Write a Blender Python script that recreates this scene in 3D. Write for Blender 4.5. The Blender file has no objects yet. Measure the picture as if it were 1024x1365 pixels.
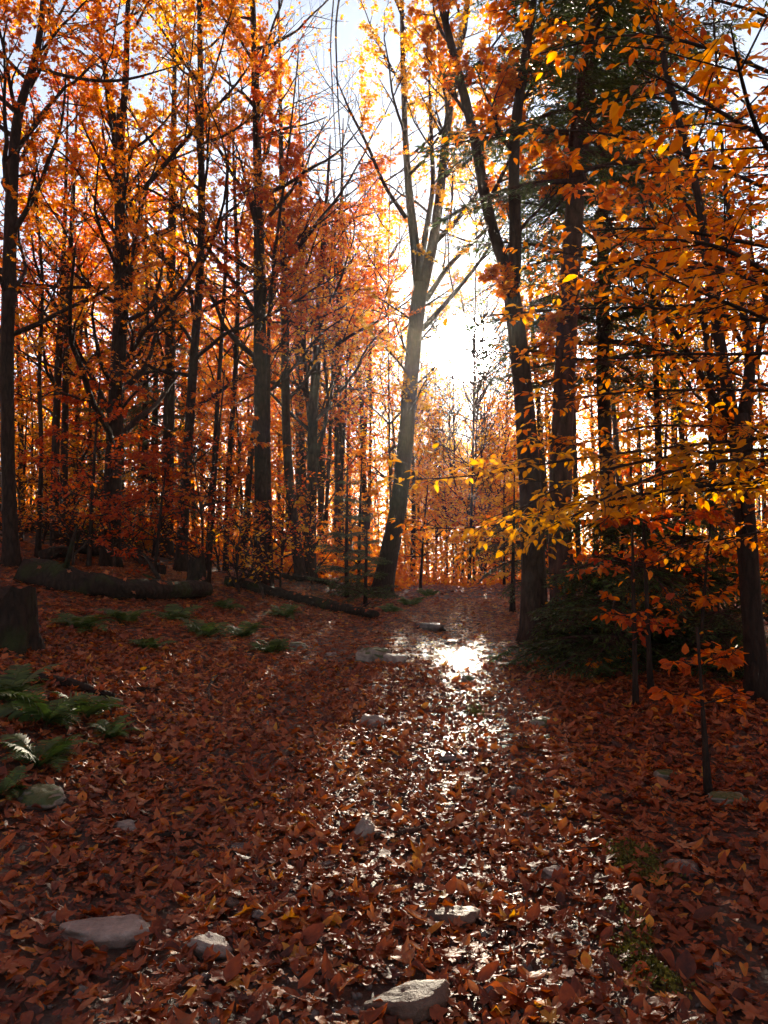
import bpy, bmesh, math
import numpy as np
from mathutils import Matrix, Vector

rng = np.random.default_rng(11)
scene = bpy.context.scene
COL = scene.collection

# ------------------------------------------------------------------ camera
F_PX, CX, CY = 1071.0, 512.0, 682.5
PITCH = math.radians(0.5)
EYE = np.array([0.0, 0.0, 1.55])
cam_d = bpy.data.cameras.new("camera")
cam_d.sensor_fit = 'VERTICAL'
cam_d.sensor_height = 36.0
cam_d.lens = 36.0 * F_PX / 1365.0
cam_d.clip_start = 0.05
cam_d.clip_end = 3000
cam = bpy.data.objects.new("camera", cam_d)
cam.location = EYE
cam.rotation_euler = (math.radians(90) + PITCH, 0, 0)
COL.objects.link(cam)
scene.camera = cam

# ------------------------------------------------------------------ light
SUN_EL, SUN_AZ = math.radians(11.9), math.radians(5.65)      # azimuth to the right of +Y
SUN = np.array([math.sin(SUN_AZ) * math.cos(SUN_EL), math.cos(SUN_AZ) * math.cos(SUN_EL), math.sin(SUN_EL)])
world = bpy.data.worlds.new("World")
scene.world = world
world.use_nodes = True
nt = world.node_tree
nt.nodes.clear()
sky = nt.nodes.new("ShaderNodeTexSky")
sky.sky_type = 'NISHITA'
sky.sun_disc = False
sky.sun_elevation = SUN_EL
sky.sun_rotation = SUN_AZ
sky.air_density = 0.8
sky.dust_density = 0.2
sky.ozone_density = 3.0
bg = nt.nodes.new("ShaderNodeBackground")
bg.inputs["Strength"].default_value = 0.05
# the bright sun itself with its aureole in the thin haze of the sky
tc = nt.nodes.new("ShaderNodeTexCoord")
dot = nt.nodes.new("ShaderNodeVectorMath"); dot.operation = 'DOT_PRODUCT'
dot.inputs[1].default_value = SUN
ang = nt.nodes.new("ShaderNodeMath"); ang.operation = 'ARCCOSINE'
mr = nt.nodes.new("ShaderNodeMapRange"); mr.interpolation_type = 'SMOOTHSTEP'
mr.inputs["From Min"].default_value = math.radians(1.2)
mr.inputs["From Max"].default_value = math.radians(2.6)
mr.inputs["To Min"].default_value = 1.0
mr.inputs["To Max"].default_value = 0.0
mr2 = nt.nodes.new("ShaderNodeMapRange"); mr2.interpolation_type = 'SMOOTHERSTEP'
mr2.inputs["From Min"].default_value = 0.0
mr2.inputs["From Max"].default_value = math.radians(10)
mr2.inputs["To Min"].default_value = 1.0
mr2.inputs["To Max"].default_value = 0.0
m1 = nt.nodes.new("ShaderNodeMath"); m1.operation = 'MULTIPLY'; m1.inputs[1].default_value = 40.0
m2 = nt.nodes.new("ShaderNodeMath"); m2.operation = 'MULTIPLY_ADD'; m2.inputs[1].default_value = 0.12
bg2 = nt.nodes.new("ShaderNodeBackground")
bg2.inputs["Color"].default_value = (1.0, 0.93, 0.8, 1)
add = nt.nodes.new("ShaderNodeAddShader")
wo = nt.nodes.new("ShaderNodeOutputWorld")
hsv = nt.nodes.new("ShaderNodeHueSaturation"); hsv.inputs["Saturation"].default_value = 0.5
nt.links.new(sky.outputs[0], hsv.inputs["Color"])
nt.links.new(hsv.outputs[0], bg.inputs["Color"])
nt.links.new(tc.outputs["Generated"], dot.inputs[0])
nt.links.new(dot.outputs["Value"], ang.inputs[0])
nt.links.new(ang.outputs[0], mr.inputs["Value"])
nt.links.new(ang.outputs[0], mr2.inputs["Value"])
nt.links.new(mr.outputs[0], m1.inputs[0])
nt.links.new(mr2.outputs[0], m2.inputs[0])
nt.links.new(m1.outputs[0], m2.inputs[2])
nt.links.new(m2.outputs[0], bg2.inputs["Strength"])
nt.links.new(bg.outputs[0], add.inputs[0])
nt.links.new(bg2.outputs[0], add.inputs[1])
nt.links.new(add.outputs[0], wo.inputs["Surface"])

sun_d = bpy.data.lights.new("sun", 'SUN')
sun_d.energy = 5.0
sun_d.angle = math.radians(0.53)
sun_d.color = (1.0, 0.86, 0.66)
sun_o = bpy.data.objects.new("sun", sun_d)
sun_o.rotation_euler = Vector(SUN).to_track_quat('Z', 'Y').to_euler()
sun_o.location = (6, 60, 14)
COL.objects.link(sun_o)

scene.view_settings.view_transform = 'Standard'
scene.view_settings.look = 'None'
scene.view_settings.gamma = 1.0
scene.view_settings.use_curve_mapping = False
scene.view_settings.exposure = 2.55
scene.render.engine = 'CYCLES'
cy = scene.cycles
cy.max_bounces = 8
cy.diffuse_bounces = 5
cy.glossy_bounces = 2
cy.transmission_bounces = 3
cy.transparent_max_bounces = 6
cy.caustics_reflective = False
cy.caustics_refractive = False
cy.sample_clamp_indirect = 4.0
cy.use_denoising = True
cy.denoiser = 'OPENIMAGEDENOISE'
cy.denoising_input_passes = 'RGB_ALBEDO_NORMAL'
cy.denoising_prefilter = 'ACCURATE'

# ------------------------------------------------------------------ helpers
def P(px, py, Y):
    """World point seen at picture point (px, py) of the 1024 x 1365 photo at depth Y."""
    f = np.array([0, math.cos(PITCH), math.sin(PITCH)])
    u = np.array([0, -math.sin(PITCH), math.cos(PITCH)])
    d = f + np.array([1.0, 0, 0]) * (px - CX) / F_PX + u * (CY - py) / F_PX
    return EYE + d * (Y / d[1])

def proj(p):
    p = np.atleast_2d(p) - EYE
    f = np.array([0, math.cos(PITCH), math.sin(PITCH)])
    u = np.array([0, -math.sin(PITCH), math.cos(PITCH)])
    z = np.maximum(p @ f, 1e-3)
    return CX + F_PX * p[:, 0] / z, CY - F_PX * (p @ u) / z, z

def sst(x, a, b):
    t = np.clip((x - a) / (b - a), 0, 1)
    return t * t * (3 - 2 * t)

def wob(x, y, s, seed):
    r = np.random.default_rng(seed)
    out = 0
    for k in range(5):
        a = r.uniform(0, 6.28); f = s * r.uniform(0.7, 1.5)
        out = out + np.sin((x * np.cos(a) + y * np.sin(a)) * f + r.uniform(0, 6.28))
    return out / 5

def trail_x(y):
    return 0.1 * y - 0.05 + 0.18 * np.sin(y * 0.33)

def gz0(x, y):
    x = np.asarray(x, float); y = np.asarray(y, float)
    t = np.clip(y, -30, 62)
    z = -0.085 * 4 * np.log1p(np.exp(np.clip((t - 20) / 4, -30, 30)))
    d = trail_x(np.clip(y, 0, 60)) - x
    left = np.clip(d - 2.3, 0, None)
    z = z + 2.9 * (1 - np.exp(-left * 0.215 / 2.9))
    z = z + 0.10 * sst(-d, 0.9, 1.9) + 0.02 * np.clip(-d - 2, 0, 40)
    z = z - 0.07 * np.exp(-((d - 0.05) / 0.42) ** 2) - 0.045 * np.exp(-((d - 1.45) / 0.35) ** 2)
    return z

def gz(x, y):
    x = np.asarray(x, float); y = np.asarray(y, float)
    d = np.abs(trail_x(np.clip(y, 0, 60)) - x)
    z = gz0(x, y) + 0.022 * wob(x, y, 5.5, 3) + 0.012 * wob(x, y, 13, 4)
    return z + (0.05 + 0.10 * sst(d, 2, 6)) * wob(x, y, 1.1, 5) * 0.8

def on_ground(px, py):
    d = P(px, py, 1.0) - EYE
    for Y in np.arange(1.5, 80, 0.02):
        p = EYE + d * Y
        if p[2] <= gz(p[0], p[1]):
            return np.array([p[0], p[1], float(gz(p[0], p[1]))])
    return EYE + d * 30

def norm(v):
    v = np.asarray(v, float)
    return v / (np.linalg.norm(v, axis=-1, keepdims=True) + 1e-12)

class MB:
    def __init__(s):
        s.V, s.F, s.T, s.M, s.n = [], [], [], [], 0
    def add(s, V, F, tint=0.5, mat=0):
        V = np.asarray(V, np.float32); F = np.asarray(F, np.int32)
        s.V.append(V); s.F.append(F + s.n); s.n += len(V)
        s.T.append(np.broadcast_to(np.asarray(tint, np.float32), (len(V),)))
        s.M.append(np.full(len(F), mat, np.int32))
    def mesh(s, name, mats, smooth=True, origin=None):
        me = bpy.data.meshes.new(name)
        if s.n == 0:
            return me
        V = np.concatenate(s.V); F = np.concatenate(s.F)
        if origin is not None:
            V = V - np.asarray(origin, np.float32)
        me.vertices.add(len(V)); me.vertices.foreach_set("co", V.astype(np.float32).ravel())
        me.loops.add(F.size); me.loops.foreach_set("vertex_index", F.ravel())
        me.polygons.add(len(F)); me.polygons.foreach_set("loop_start", np.arange(0, F.size, 3, dtype=np.int32))
        for m in mats: me.materials.append(m)
        me.polygons.foreach_set("material_index", np.concatenate(s.M))
        me.polygons.foreach_set("use_smooth", np.full(len(F), smooth))
        a = me.attributes.new("tint", 'FLOAT', 'POINT')
        a.data.foreach_set("value", np.concatenate(s.T).astype(np.float32))
        me.update(calc_edges=True)
        return me
    def build(s, name, mats, parent=None, smooth=True, origin=None, kind=None):
        if s.n == 0: return None
        o = bpy.data.objects.new(name, s.mesh(name, mats, smooth, origin))
        COL.objects.link(o)
        if parent is not None: o.parent = parent
        elif origin is not None: o.location = origin
        if kind: o["kind"] = kind
        return o

def tag(o, label=None, cat=None, group=None, kind=None):
    if label: o["label"] = label
    if cat: o["category"] = cat
    if group: o["group"] = group
    if kind: o["kind"] = kind
    return o

def thing(name, label, cat, loc, group=None):
    o = bpy.data.objects.new(name, None)
    o.empty_display_size = 0.2
    o.location = loc
    COL.objects.link(o)
    return tag(o, label, cat, group)

def resample(pts, vals, n, passes=2):
    pts = np.asarray(pts, float); vals = np.asarray(vals, float)
    s = np.concatenate([[0], np.cumsum(np.linalg.norm(np.diff(pts, axis=0), axis=1))])
    q = np.linspace(0, s[-1], n)
    out = np.stack([np.interp(q, s, pts[:, k]) for k in range(3)], 1)
    v = np.interp(q, s, vals)
    for _ in range(passes):
        out[1:-1] = (out[:-2] + 2 * out[1:-1] + out[2:]) / 4
    return out, v

def tube(mb, pts, rad, sides=6, tint=0.5, mat=0, rough=0.0, caps=False, flare=0.0):
    pts = np.asarray(pts, float); rad = np.asarray(rad, float)
    n = len(pts)
    t = norm(np.gradient(pts, axis=0))
    ref = np.array([0.31, 0.87, 0.05]) if abs(t[0][2]) > 0.5 else np.array([0.05, 0.1, 1.0])
    u = norm(np.cross(t, ref)); v = np.cross(t, u)
    a = np.arange(sides) * 2 * math.pi / sides
    R = np.repeat(rad[:, None], sides, 1)
    if rough:
        ph = rng.uniform(0, 6.28, 3)
        h = np.linspace(0, n * 0.5, n)[:, None]
        R = R * (1 + rough * (0.6 * np.sin(2 * a + ph[0] + 0.35 * h) + 0.5 * np.sin(3 * a + ph[1] - 0.5 * h)) + rough * 0.6 * rng.normal(size=R.shape))
    if flare:
        h = np.concatenate([[0], np.cumsum(np.linalg.norm(np.diff(pts, axis=0), axis=1))])[:, None]
        ph = rng.uniform(0, 6.28)
        R = R * (1 + flare * np.exp(-h / 0.28) * (0.75 + 0.6 * np.sin(4 * a + ph) + 0.3 * np.sin(7 * a + ph * 2)))
    V = pts[:, None, :] + R[..., None] * (np.cos(a)[None, :, None] * u[:, None, :] + np.sin(a)[None, :, None] * v[:, None, :])
    V = V.reshape(-1, 3)
    i = np.arange(n - 1)[:, None] * sides; j = np.arange(sides)[None, :]; k = (j + 1) % sides
    A, B, C, D = i + j, i + k, i + sides + k, i + sides + j
    F = np.concatenate([np.stack([A, B, C], -1).reshape(-1, 3), np.stack([A, C, D], -1).reshape(-1, 3)])
    if caps:
        V = np.concatenate([V, pts[:1], pts[-1:]])
        j0 = np.arange(sides); j1 = (j0 + 1) % sides
        F = np.concatenate([F, np.stack([j1, j0, np.full(sides, n * sides)], -1),
                            np.stack([j0 + (n - 1) * sides, j1 + (n - 1) * sides, np.full(sides, n * sides + 1)], -1)])
    mb.add(V, F, tint, mat)

def frames(d, n):
    y = norm(d)
    x = norm(np.cross(y, n)); z = np.cross(x, y)
    return np.stack([x, y, z], -1)            # columns

def scatter(mb, tmpl, pos, R, sc, tint, mat=0):
    V0, F0 = tmpl
    N = len(pos)
    if N == 0: return
    V = np.einsum('nij,vj->nvi', R, V0) * np.asarray(sc)[:, None, None] + np.asarray(pos)[:, None, :]
    F = F0[None] + (np.arange(N) * len(V0))[:, None, None]
    mb.add(V.reshape(-1, 3), F.reshape(-1, 3), np.repeat(tint, len(V0)), mat)

# ------------------------------------------------------------------ leaf shapes (length 1 along +y from the stalk)
def fan(outline, centre, zf):
    o = np.array(outline, float); c = np.array([centre], float)
    V = np.concatenate([o, c]); n = len(o)
    V = np.column_stack([V, zf(V[:, 0], V[:, 1])])
    F = np.array([[i, (i + 1) % n, n] for i in range(n)])
    return V, F

MAPLE = [(0.02, 0.0), (0.20, -0.03), (0.40, 0.05), (0.28, 0.24), (0.46, 0.30), (0.66, 0.46), (0.46, 0.50), (0.38, 0.58), (0.18, 0.50), (0.24, 0.76), (0.11, 0.80), (0, 1.0)]
OAK = [(0.02, 0.0), (0.07, 0.10), (0.20, 0.20), (0.10, 0.29), (0.27, 0.42), (0.13, 0.50), (0.30, 0.66), (0.14, 0.70), (0.18, 0.86), (0.07, 0.88), (0, 1.0)]
MAPLE_S = [(0.02, 0.0), (0.36, 0.04), (0.22, 0.26), (0.62, 0.46), (0.2, 0.52), (0, 1.0)]
def sym(h):
    return h + [(-x, y) for x, y in reversed(h[1:-1])] if h[-1][0] == 0 else h + [(-x, y) for x, y in reversed(h)]
def leaf_fan(half, curl, bend, twist, seed):
    r = np.random.default_rng(seed)
    p = r.uniform(0, 6.28, 2)
    zf = lambda x, y: 0.6 * curl * x * x * 1.6 + 0.6 * bend * (y - 0.4) ** 2 + 0.6 * twist * x * (y - .4) + 0.05 * np.sin(9 * x + p[0]) * np.sin(7 * y + p[1])
    o = sym(half)
    o = [(x + r.normal() * 0.03, y + r.normal() * 0.03) for x, y in o]
    return fan(o, (0, 0.36), zf)
def leaf_beech(segs, width, fold, bend, seed=0):
    r = np.random.default_rng(seed)
    y = np.linspace(0, 1, segs + 1)
    w = width * np.sin(np.pi * y ** 0.85) ** 0.8
    w[0] = w[-1] = 0
    V = []
    mid = [(0, yy, bend * yy * yy) for yy in y]
    L = [(-w[i], y[i], bend * y[i] ** 2 + fold * w[i] + 0.02 * math.sin(i * 2.1 + seed)) for i in range(1, segs)]
    Rr = [(w[i], y[i], bend * y[i] ** 2 + fold * w[i] + 0.02 * math.cos(i * 1.7 + seed)) for i in range(1, segs)]
    V = np.array(mid + L + Rr, float)
    m = segs + 1; l0 = m; r0 = m + segs - 1
    F = []
    for i in range(segs):
        for base, flip in ((l0, 0), (r0, 1)):
            a = base + i - 1 if i > 0 else None
            b = base + i if i < segs - 1 else None
            if a is not None and b is not None: tri = [[i, i + 1, b], [i, b, a]]
            elif b is not None: tri = [[i, i + 1, b]]
            else: tri = [[i, i + 1, a]]
            F += [t[::-1] if flip else t for t in tri]
    return V, np.array(F)
KITE = (np.array([(0, 0, 0), (0.33, 0.42, 0.10), (0, 1, 0), (-0.33, 0.42, 0.10)], float), np.array([[0, 1, 2], [0, 2, 3]]))
BEECH_MID = [leaf_beech(3, 0.30, f, b, s) for f, b, s in ((0.25, -0.15, 1), (0.5, -0.3, 2), (-0.2, 0.15, 3))]
BEECH_NEAR = [leaf_beech(7, 0.25, f, b, s) for f, b, s in ((0.25, -0.18, 1), (0.55, -0.30, 2), (0.1, -0.45, 3), (0.35, 0.12, 4))]
MAPLE_MID = [leaf_fan(MAPLE_S, c, b, t, s) for c, b, t, s in ((0.35, -0.2, 0.1, 1), (-0.3, 0.25, -0.2, 2), (0.7, -0.3, 0.3, 3))]
MAPLE_NEAR = [leaf_fan(MAPLE, c, b, t, s) for c, b, t, s in ((0.3, 0.3, 0.1, 1), (0.8, 0.5, -0.3, 2), (-0.5, -0.35, 0.3, 3), (1.3, 0.2, 0.4, 4), (-0.9, 0.5, -0.3, 5))]
OAK_NEAR = [leaf_fan(OAK, c, b, t, s) for c, b, t, s in ((0.8, 0.25, 0.2, 6), (1.8, 0.5, -0.3, 7), (-1.2, -0.4, 0.2, 8))]

# ------------------------------------------------------------------ materials
def new_mat(name):
    m = bpy.data.materials.new(name); m.use_nodes = True
    t = m.node_tree; t.nodes.clear()
    out = t.nodes.new("ShaderNodeOutputMaterial")
    return m, t, out

def ramp(t, stops, interp='LINEAR'):
    r = t.nodes.new("ShaderNodeValToRGB")
    e = r.color_ramp.elements
    r.color_ramp.interpolation = interp
    e[0].position, e[0].color = stops[0][0], (*stops[0][1], 1)
    e[1].position, e[1].color = stops[-1][0], (*stops[-1][1], 1)
    for p, c in stops[1:-1]:
        x = e.new(p); x.color = (*c, 1)
    return r

def ge_(t):
    return t.nodes.new("ShaderNodeNewGeometry").outputs["Position"]

def leaf_mat(name, stops, rough=0.45, spec=0.4, trans=0.5, tboost=1.0, vein=0.4, bump=0.0):
    m, t, out = new_mat(name)
    at = t.nodes.new("ShaderNodeAttribute"); at.attribute_name = "tint"
    tc = t.nodes.new("ShaderNodeTexCoord")
    nz = t.nodes.new("ShaderNodeTexNoise"); nz.inputs["Scale"].default_value = 45; nz.inputs["Detail"].default_value = 2
    t.links.new(ge_(t), nz.inputs["Vector"])
    ad = t.nodes.new("ShaderNodeMath"); ad.operation = 'MULTIPLY_ADD'; ad.inputs[1].default_value = vein
    sb = t.nodes.new("ShaderNodeMath"); sb.operation = 'SUBTRACT'; sb.inputs[1].default_value = vein * 0.5
    t.links.new(nz.outputs["Fac"], ad.inputs[0]); t.links.new(at.outputs["Fac"], ad.inputs[2]); t.links.new(ad.outputs[0], sb.inputs[0])
    r = ramp(t, stops); t.links.new(sb.outputs[0], r.inputs[0])
    b = t.nodes.new("ShaderNodeBsdfPrincipled")
    b.inputs["Roughness"].default_value = rough
    b.inputs["Specular IOR Level"].default_value = spec
    t.links.new(r.outputs[0], b.inputs["Base Color"])
    tr = t.nodes.new("ShaderNodeBsdfTranslucent")
    hs = t.nodes.new("ShaderNodeHueSaturation"); hs.inputs["Saturation"].default_value = 1.1; hs.inputs["Value"].default_value = tboost
    t.links.new(r.outputs[0], hs.inputs["Color"]); t.links.new(hs.outputs[0], tr.inputs["Color"])
    if bump:
        nb_ = t.nodes.new("ShaderNodeTexNoise"); nb_.inputs["Scale"].default_value = 70; nb_.inputs["Detail"].default_value = 3
        t.links.new(ge_(t), nb_.inputs["Vector"])
        bp = t.nodes.new("ShaderNodeBump"); bp.inputs["Strength"].default_value = bump; bp.inputs["Distance"].default_value = 0.012
        t.links.new(nb_.outputs["Fac"], bp.inputs["Height"]); t.links.new(bp.outputs[0], b.inputs["Normal"])
    mx = t.nodes.new("ShaderNodeMixShader"); mx.inputs[0].default_value = trans
    t.links.new(b.outputs[0], mx.inputs[1]); t.links.new(tr.outputs[0], mx.inputs[2])
    t.links.new(mx.outputs[0], out.inputs["Surface"])
    return m

def bark_mat(name, dark, light, scale=9.0, lichen=None, bump=0.6):
    m, t, out = new_mat(name)
    tc = t.nodes.new("ShaderNodeTexCoord")
    mp = t.nodes.new("ShaderNodeMapping"); mp.inputs["Scale"].default_value = (1, 1, 0.3)
    t.links.new(tc.outputs["Object"], mp.inputs["Vector"])
    n1 = t.nodes.new("ShaderNodeTexNoise"); n1.inputs["Scale"].default_value = scale * 2.2; n1.inputs["Detail"].default_value = 6; n1.inputs["Roughness"].default_value = 0.65
    v1 = t.nodes.new("ShaderNodeTexVoronoi"); v1.feature = 'DISTANCE_TO_EDGE'; v1.inputs["Scale"].default_value = scale * 1.4
    t.links.new(mp.outputs[0], n1.inputs["Vector"]); t.links.new(mp.outputs[0], v1.inputs["Vector"])
    mul = t.nodes.new("ShaderNodeMath"); mul.operation = 'MULTIPLY_ADD'; mul.inputs[1].default_value = 0.9
    t.links.new(v1.outputs["Distance"], mul.inputs[0]); t.links.new(n1.outputs["Fac"], mul.inputs[2])
    r = ramp(t, [(0.3, dark), (0.85, light)]); t.links.new(mul.outputs[0], r.inputs[0])
    b = t.nodes.new("ShaderNodeBsdfPrincipled"); b.inputs["Roughness"].default_value = 0.85; b.inputs["Specular IOR Level"].default_value = 0.25
    src = r.outputs[0]
    if lichen:
        n2 = t.nodes.new("ShaderNodeTexNoise"); n2.inputs["Scale"].default_value = 2.6; n2.inputs["Detail"].default_value = 5
        t.links.new(tc.outputs["Object"], n2.inputs["Vector"])
        r2 = ramp(t, [(0.52, (0, 0, 0)), (0.66, (1, 1, 1))]); t.links.new(n2.outputs["Fac"], r2.inputs[0])
        mx = t.nodes.new("ShaderNodeMix"); mx.data_type = 'RGBA'
        t.links.new(r2.outputs[0], mx.inputs["Factor"]); t.links.new(src, mx.inputs["A"]); mx.inputs["B"].default_value = (*lichen, 1)
        src = mx.outputs["Result"]
    t.links.new(src, b.inputs["Base Color"])
    bp = t.nodes.new("ShaderNodeBump"); bp.inputs["Strength"].default_value = bump; bp.inputs["Distance"].default_value = 0.06
    t.links.new(mul.outputs[0], bp.inputs["Height"]); t.links.new(bp.outputs[0], b.inputs["Normal"])
    t.links.new(b.outputs[0], out.inputs["Surface"])
    return m

def rock_mat(name, c1, c2, moss=0.0, rough=0.55):
    m, t, out = new_mat(name)
    tc = t.nodes.new("ShaderNodeTexCoord")
    n1 = t.nodes.new("ShaderNodeTexNoise"); n1.inputs["Scale"].default_value = 14; n1.inputs["Detail"].default_value = 8; n1.inputs["Roughness"].default_value = 0.7
    n2 = t.nodes.new("ShaderNodeTexNoise"); n2.inputs["Scale"].default_value = 90; n2.inputs["Detail"].default_value = 3
    t.links.new(tc.outputs["Object"], n1.inputs["Vector"]); t.links.new(tc.outputs["Object"], n2.inputs["Vector"])
    r = ramp(t, [(0.32, c1), (0.55, tuple((a + b_) / 2 for a, b_ in zip(c1, c2))), (0.72, c2)]); t.links.new(n1.outputs["Fac"], r.inputs[0])
    b = t.nodes.new("ShaderNodeBsdfPrincipled"); b.inputs["Roughness"].default_value = rough; b.inputs["Specular IOR Level"].default_value = 0.45
    src = r.outputs[0]
    if moss:
        n3 = t.nodes.new("ShaderNodeTexNoise"); n3.inputs["Scale"].default_value = 5; n3.inputs["Detail"].default_value = 5
        t.links.new(tc.outputs["Object"], n3.inputs["Vector"])
        ge = t.nodes.new("ShaderNodeNewGeometry"); sx = t.nodes.new("ShaderNodeSeparateXYZ"); t.links.new(ge.outputs["Normal"], sx.inputs[0])
        ad = t.nodes.new("ShaderNodeMath"); ad.operation = 'MULTIPLY_ADD'; ad.inputs[1].default_value = 0.35
        t.links.new(sx.outputs["Z"], ad.inputs[0]); t.links.new(n3.outputs["Fac"], ad.inputs[2])
        r2 = ramp(t, [(0.95 - moss * 0.5, (0, 0, 0)), (1.05 - moss * 0.5, (1, 1, 1))]); t.links.new(ad.outputs[0], r2.inputs[0])
        mx = t.nodes.new("ShaderNodeMix"); mx.data_type = 'RGBA'
        t.links.new(r2.outputs[0], mx.inputs["Factor"]); t.links.new(src, mx.inputs["A"]); mx.inputs["B"].default_value = (0.045, 0.065, 0.012, 1)
        src = mx.outputs["Result"]
    t.links.new(src, b.inputs["Base Color"])
    ad2 = t.nodes.new("ShaderNodeMath"); ad2.operation = 'MULTIPLY_ADD'; ad2.inputs[1].default_value = 0.35
    t.links.new(n2.outputs["Fac"], ad2.inputs[0]); t.links.new(n1.outputs["Fac"], ad2.inputs[2])
    bp = t.nodes.new("ShaderNodeBump"); bp.inputs["Strength"].default_value = 0.6; bp.inputs["Distance"].default_value = 0.02
    t.links.new(ad2.outputs[0], bp.inputs["Height"]); t.links.new(bp.outputs[0], b.inputs["Normal"])
    t.links.new(b.outputs[0], out.inputs["Surface"])
    return m

def soil_mat():
    m, t, out = new_mat("wet_leafy_soil")
    tc = t.nodes.new("ShaderNodeTexCoord")
    n1 = t.nodes.new("ShaderNodeTexNoise"); n1.inputs["Scale"].default_value = 22; n1.inputs["Detail"].default_value = 8; n1.inputs["Roughness"].default_value = 0.75
    n2 = t.nodes.new("ShaderNodeTexVoronoi"); n2.inputs["Scale"].default_value = 38
    t.links.new(tc.outputs["Object"], n1.inputs["Vector"]); t.links.new(tc.outputs["Object"], n2.inputs["Vector"])
    r = ramp(t, [(0.3, (0.018, 0.011, 0.008)), (0.5, (0.05, 0.028, 0.018)), (0.7, (0.10, 0.045, 0.022))]); t.links.new(n1.outputs["Fac"], r.inputs[0])
    b = t.nodes.new("ShaderNodeBsdfPrincipled"); b.inputs["Specular IOR Level"].default_value = 0.5
    t.links.new(r.outputs[0], b.inputs["Base Color"])
    at = t.nodes.new("ShaderNodeAttribute"); at.attribute_name = "tint"       # wetness of the rut
    mr = t.nodes.new("ShaderNodeMapRange"); mr.inputs["To Min"].default_value = 0.75; mr.inputs["To Max"].default_value = 0.2
    t.links.new(at.outputs["Fac"], mr.inputs["Value"]); t.links.new(mr.outputs[0], b.inputs["Roughness"])
    ad = t.nodes.new("ShaderNodeMath"); ad.operation = 'MULTIPLY_ADD'; ad.inputs[1].default_value = -0.5
    t.links.new(n2.outputs["Distance"], ad.inputs[0]); t.links.new(n1.outputs["Fac"], ad.inputs[2])
    bp = t.nodes.new("ShaderNodeBump"); bp.inputs["Strength"].default_value = 0.8; bp.inputs["Distance"].default_value = 0.02
    t.links.new(ad.outputs[0], bp.inputs["Height"]); t.links.new(bp.outputs[0], b.inputs["Normal"])
    t.links.new(b.outputs[0], out.inputs["Surface"])
    return m

def water_mat():
    m, t, out = new_mat("shallow_muddy_water")
    tc = t.nodes.new("ShaderNodeTexCoord")
    n1 = t.nodes.new("ShaderNodeTexNoise"); n1.inputs["Scale"].default_value = 14; n1.inputs["Detail"].default_value = 4
    t.links.new(tc.outputs["Object"], n1.inputs["Vector"])
    b = t.nodes.new("ShaderNodeBsdfPrincipled"); b.inputs["Roughness"].default_value = 0.10
    b.inputs["Base Color"].default_value = (0.03, 0.02, 0.012, 1); b.inputs["IOR"].default_value = 1.33
    bp = t.nodes.new("ShaderNodeBump"); bp.inputs["Strength"].default_value = 0.9; bp.inputs["Distance"].default_value = 0.03
    t.links.new(n1.outputs["Fac"], bp.inputs["Height"]); t.links.new(bp.outputs[0], b.inputs["Normal"])
    t.links.new(b.outputs[0], out.inputs["Surface"])
    return m

ORANGE = leaf_mat("orange_leaf", [(0.0, (0.30, 0.045, 0.008)), (0.35, (0.52, 0.115, 0.010)), (0.7, (0.66, 0.22, 0.016)), (1.0, (0.74, 0.36, 0.03))], trans=0.66, tboost=1.45)
RED = leaf_mat("red_leaf", [(0.0, (0.24, 0.022, 0.008)), (0.5, (0.46, 0.065, 0.010)), (1.0, (0.58, 0.15, 0.016))], trans=0.66, tboost=1.45)
GOLD = leaf_mat("gold_leaf", [(0.0, (0.36, 0.15, 0.012)), (0.5, (0.60, 0.28, 0.02)), (1.0, (0.72, 0.44, 0.04))], trans=0.66, tboost=1.45)
LITTER = leaf_mat("fallen_leaf", [(0.0, (0.06, 0.018, 0.010)), (0.25, (0.20, 0.042, 0.014)), (0.5, (0.37, 0.088, 0.02)), (0.66, (0.42, 0.17, 0.075)), (0.82, (0.56, 0.15, 0.018)), (1.0, (0.62, 0.32, 0.04))], rough=0.47, spec=0.5, trans=0.45, vein=0.4, bump=0.25)
NEEDLE = leaf_mat("evergreen_needle", [(0.0, (0.02, 0.034, 0.010)), (0.5, (0.055, 0.085, 0.02)), (1.0, (0.13, 0.17, 0.03))], rough=0.4, trans=0.4)
FERN = leaf_mat("fern_frond", [(0.0, (0.03, 0.05, 0.012)), (0.5, (0.06, 0.105, 0.022)), (1.0, (0.14, 0.20, 0.04))], rough=0.5, trans=0.4)
MOSS = leaf_mat("green_moss", [(0.0, (0.05, 0.05, 0.010)), (0.5, (0.10, 0.10, 0.014)), (1.0, (0.18, 0.17, 0.025))], rough=0.7, trans=0.3)
BARK = bark_mat("grey_brown_bark", (0.009, 0.005, 0.0035), (0.055, 0.032, 0.02), 9, (0.06, 0.045, 0.03))
BARK_DARK = bark_mat("dark_bark", (0.007, 0.0045, 0.003), (0.04, 0.024, 0.015), 11)
BARK_RED = bark_mat("reddish_evergreen_bark", (0.012, 0.006, 0.004), (0.09, 0.046, 0.03), 7, None, 0.9)
BARK_MOSS = bark_mat("mossy_bark", (0.006, 0.0045, 0.003), (0.03, 0.02, 0.012), 9, (0.022, 0.030, 0.006))
STONE = rock_mat("grey_stone", (0.13, 0.108, 0.09), (0.38, 0.325, 0.265))
STONE_BROWN = rock_mat("brown_stone", (0.045, 0.029, 0.02), (0.15, 0.095, 0.06))
STONE_WET = rock_mat("wet_stone", (0.05, 0.045, 0.04), (0.17, 0.15, 0.13), 0, 0.22)
STONE_MOSS = rock_mat("mossy_stone", (0.10, 0.088, 0.07), (0.36, 0.32, 0.25), 0.6)
SOIL = soil_mat()
WATER = water_mat()
LEAF_OF = {'o': ORANGE, 'r': RED, 'g': GOLD}

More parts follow.
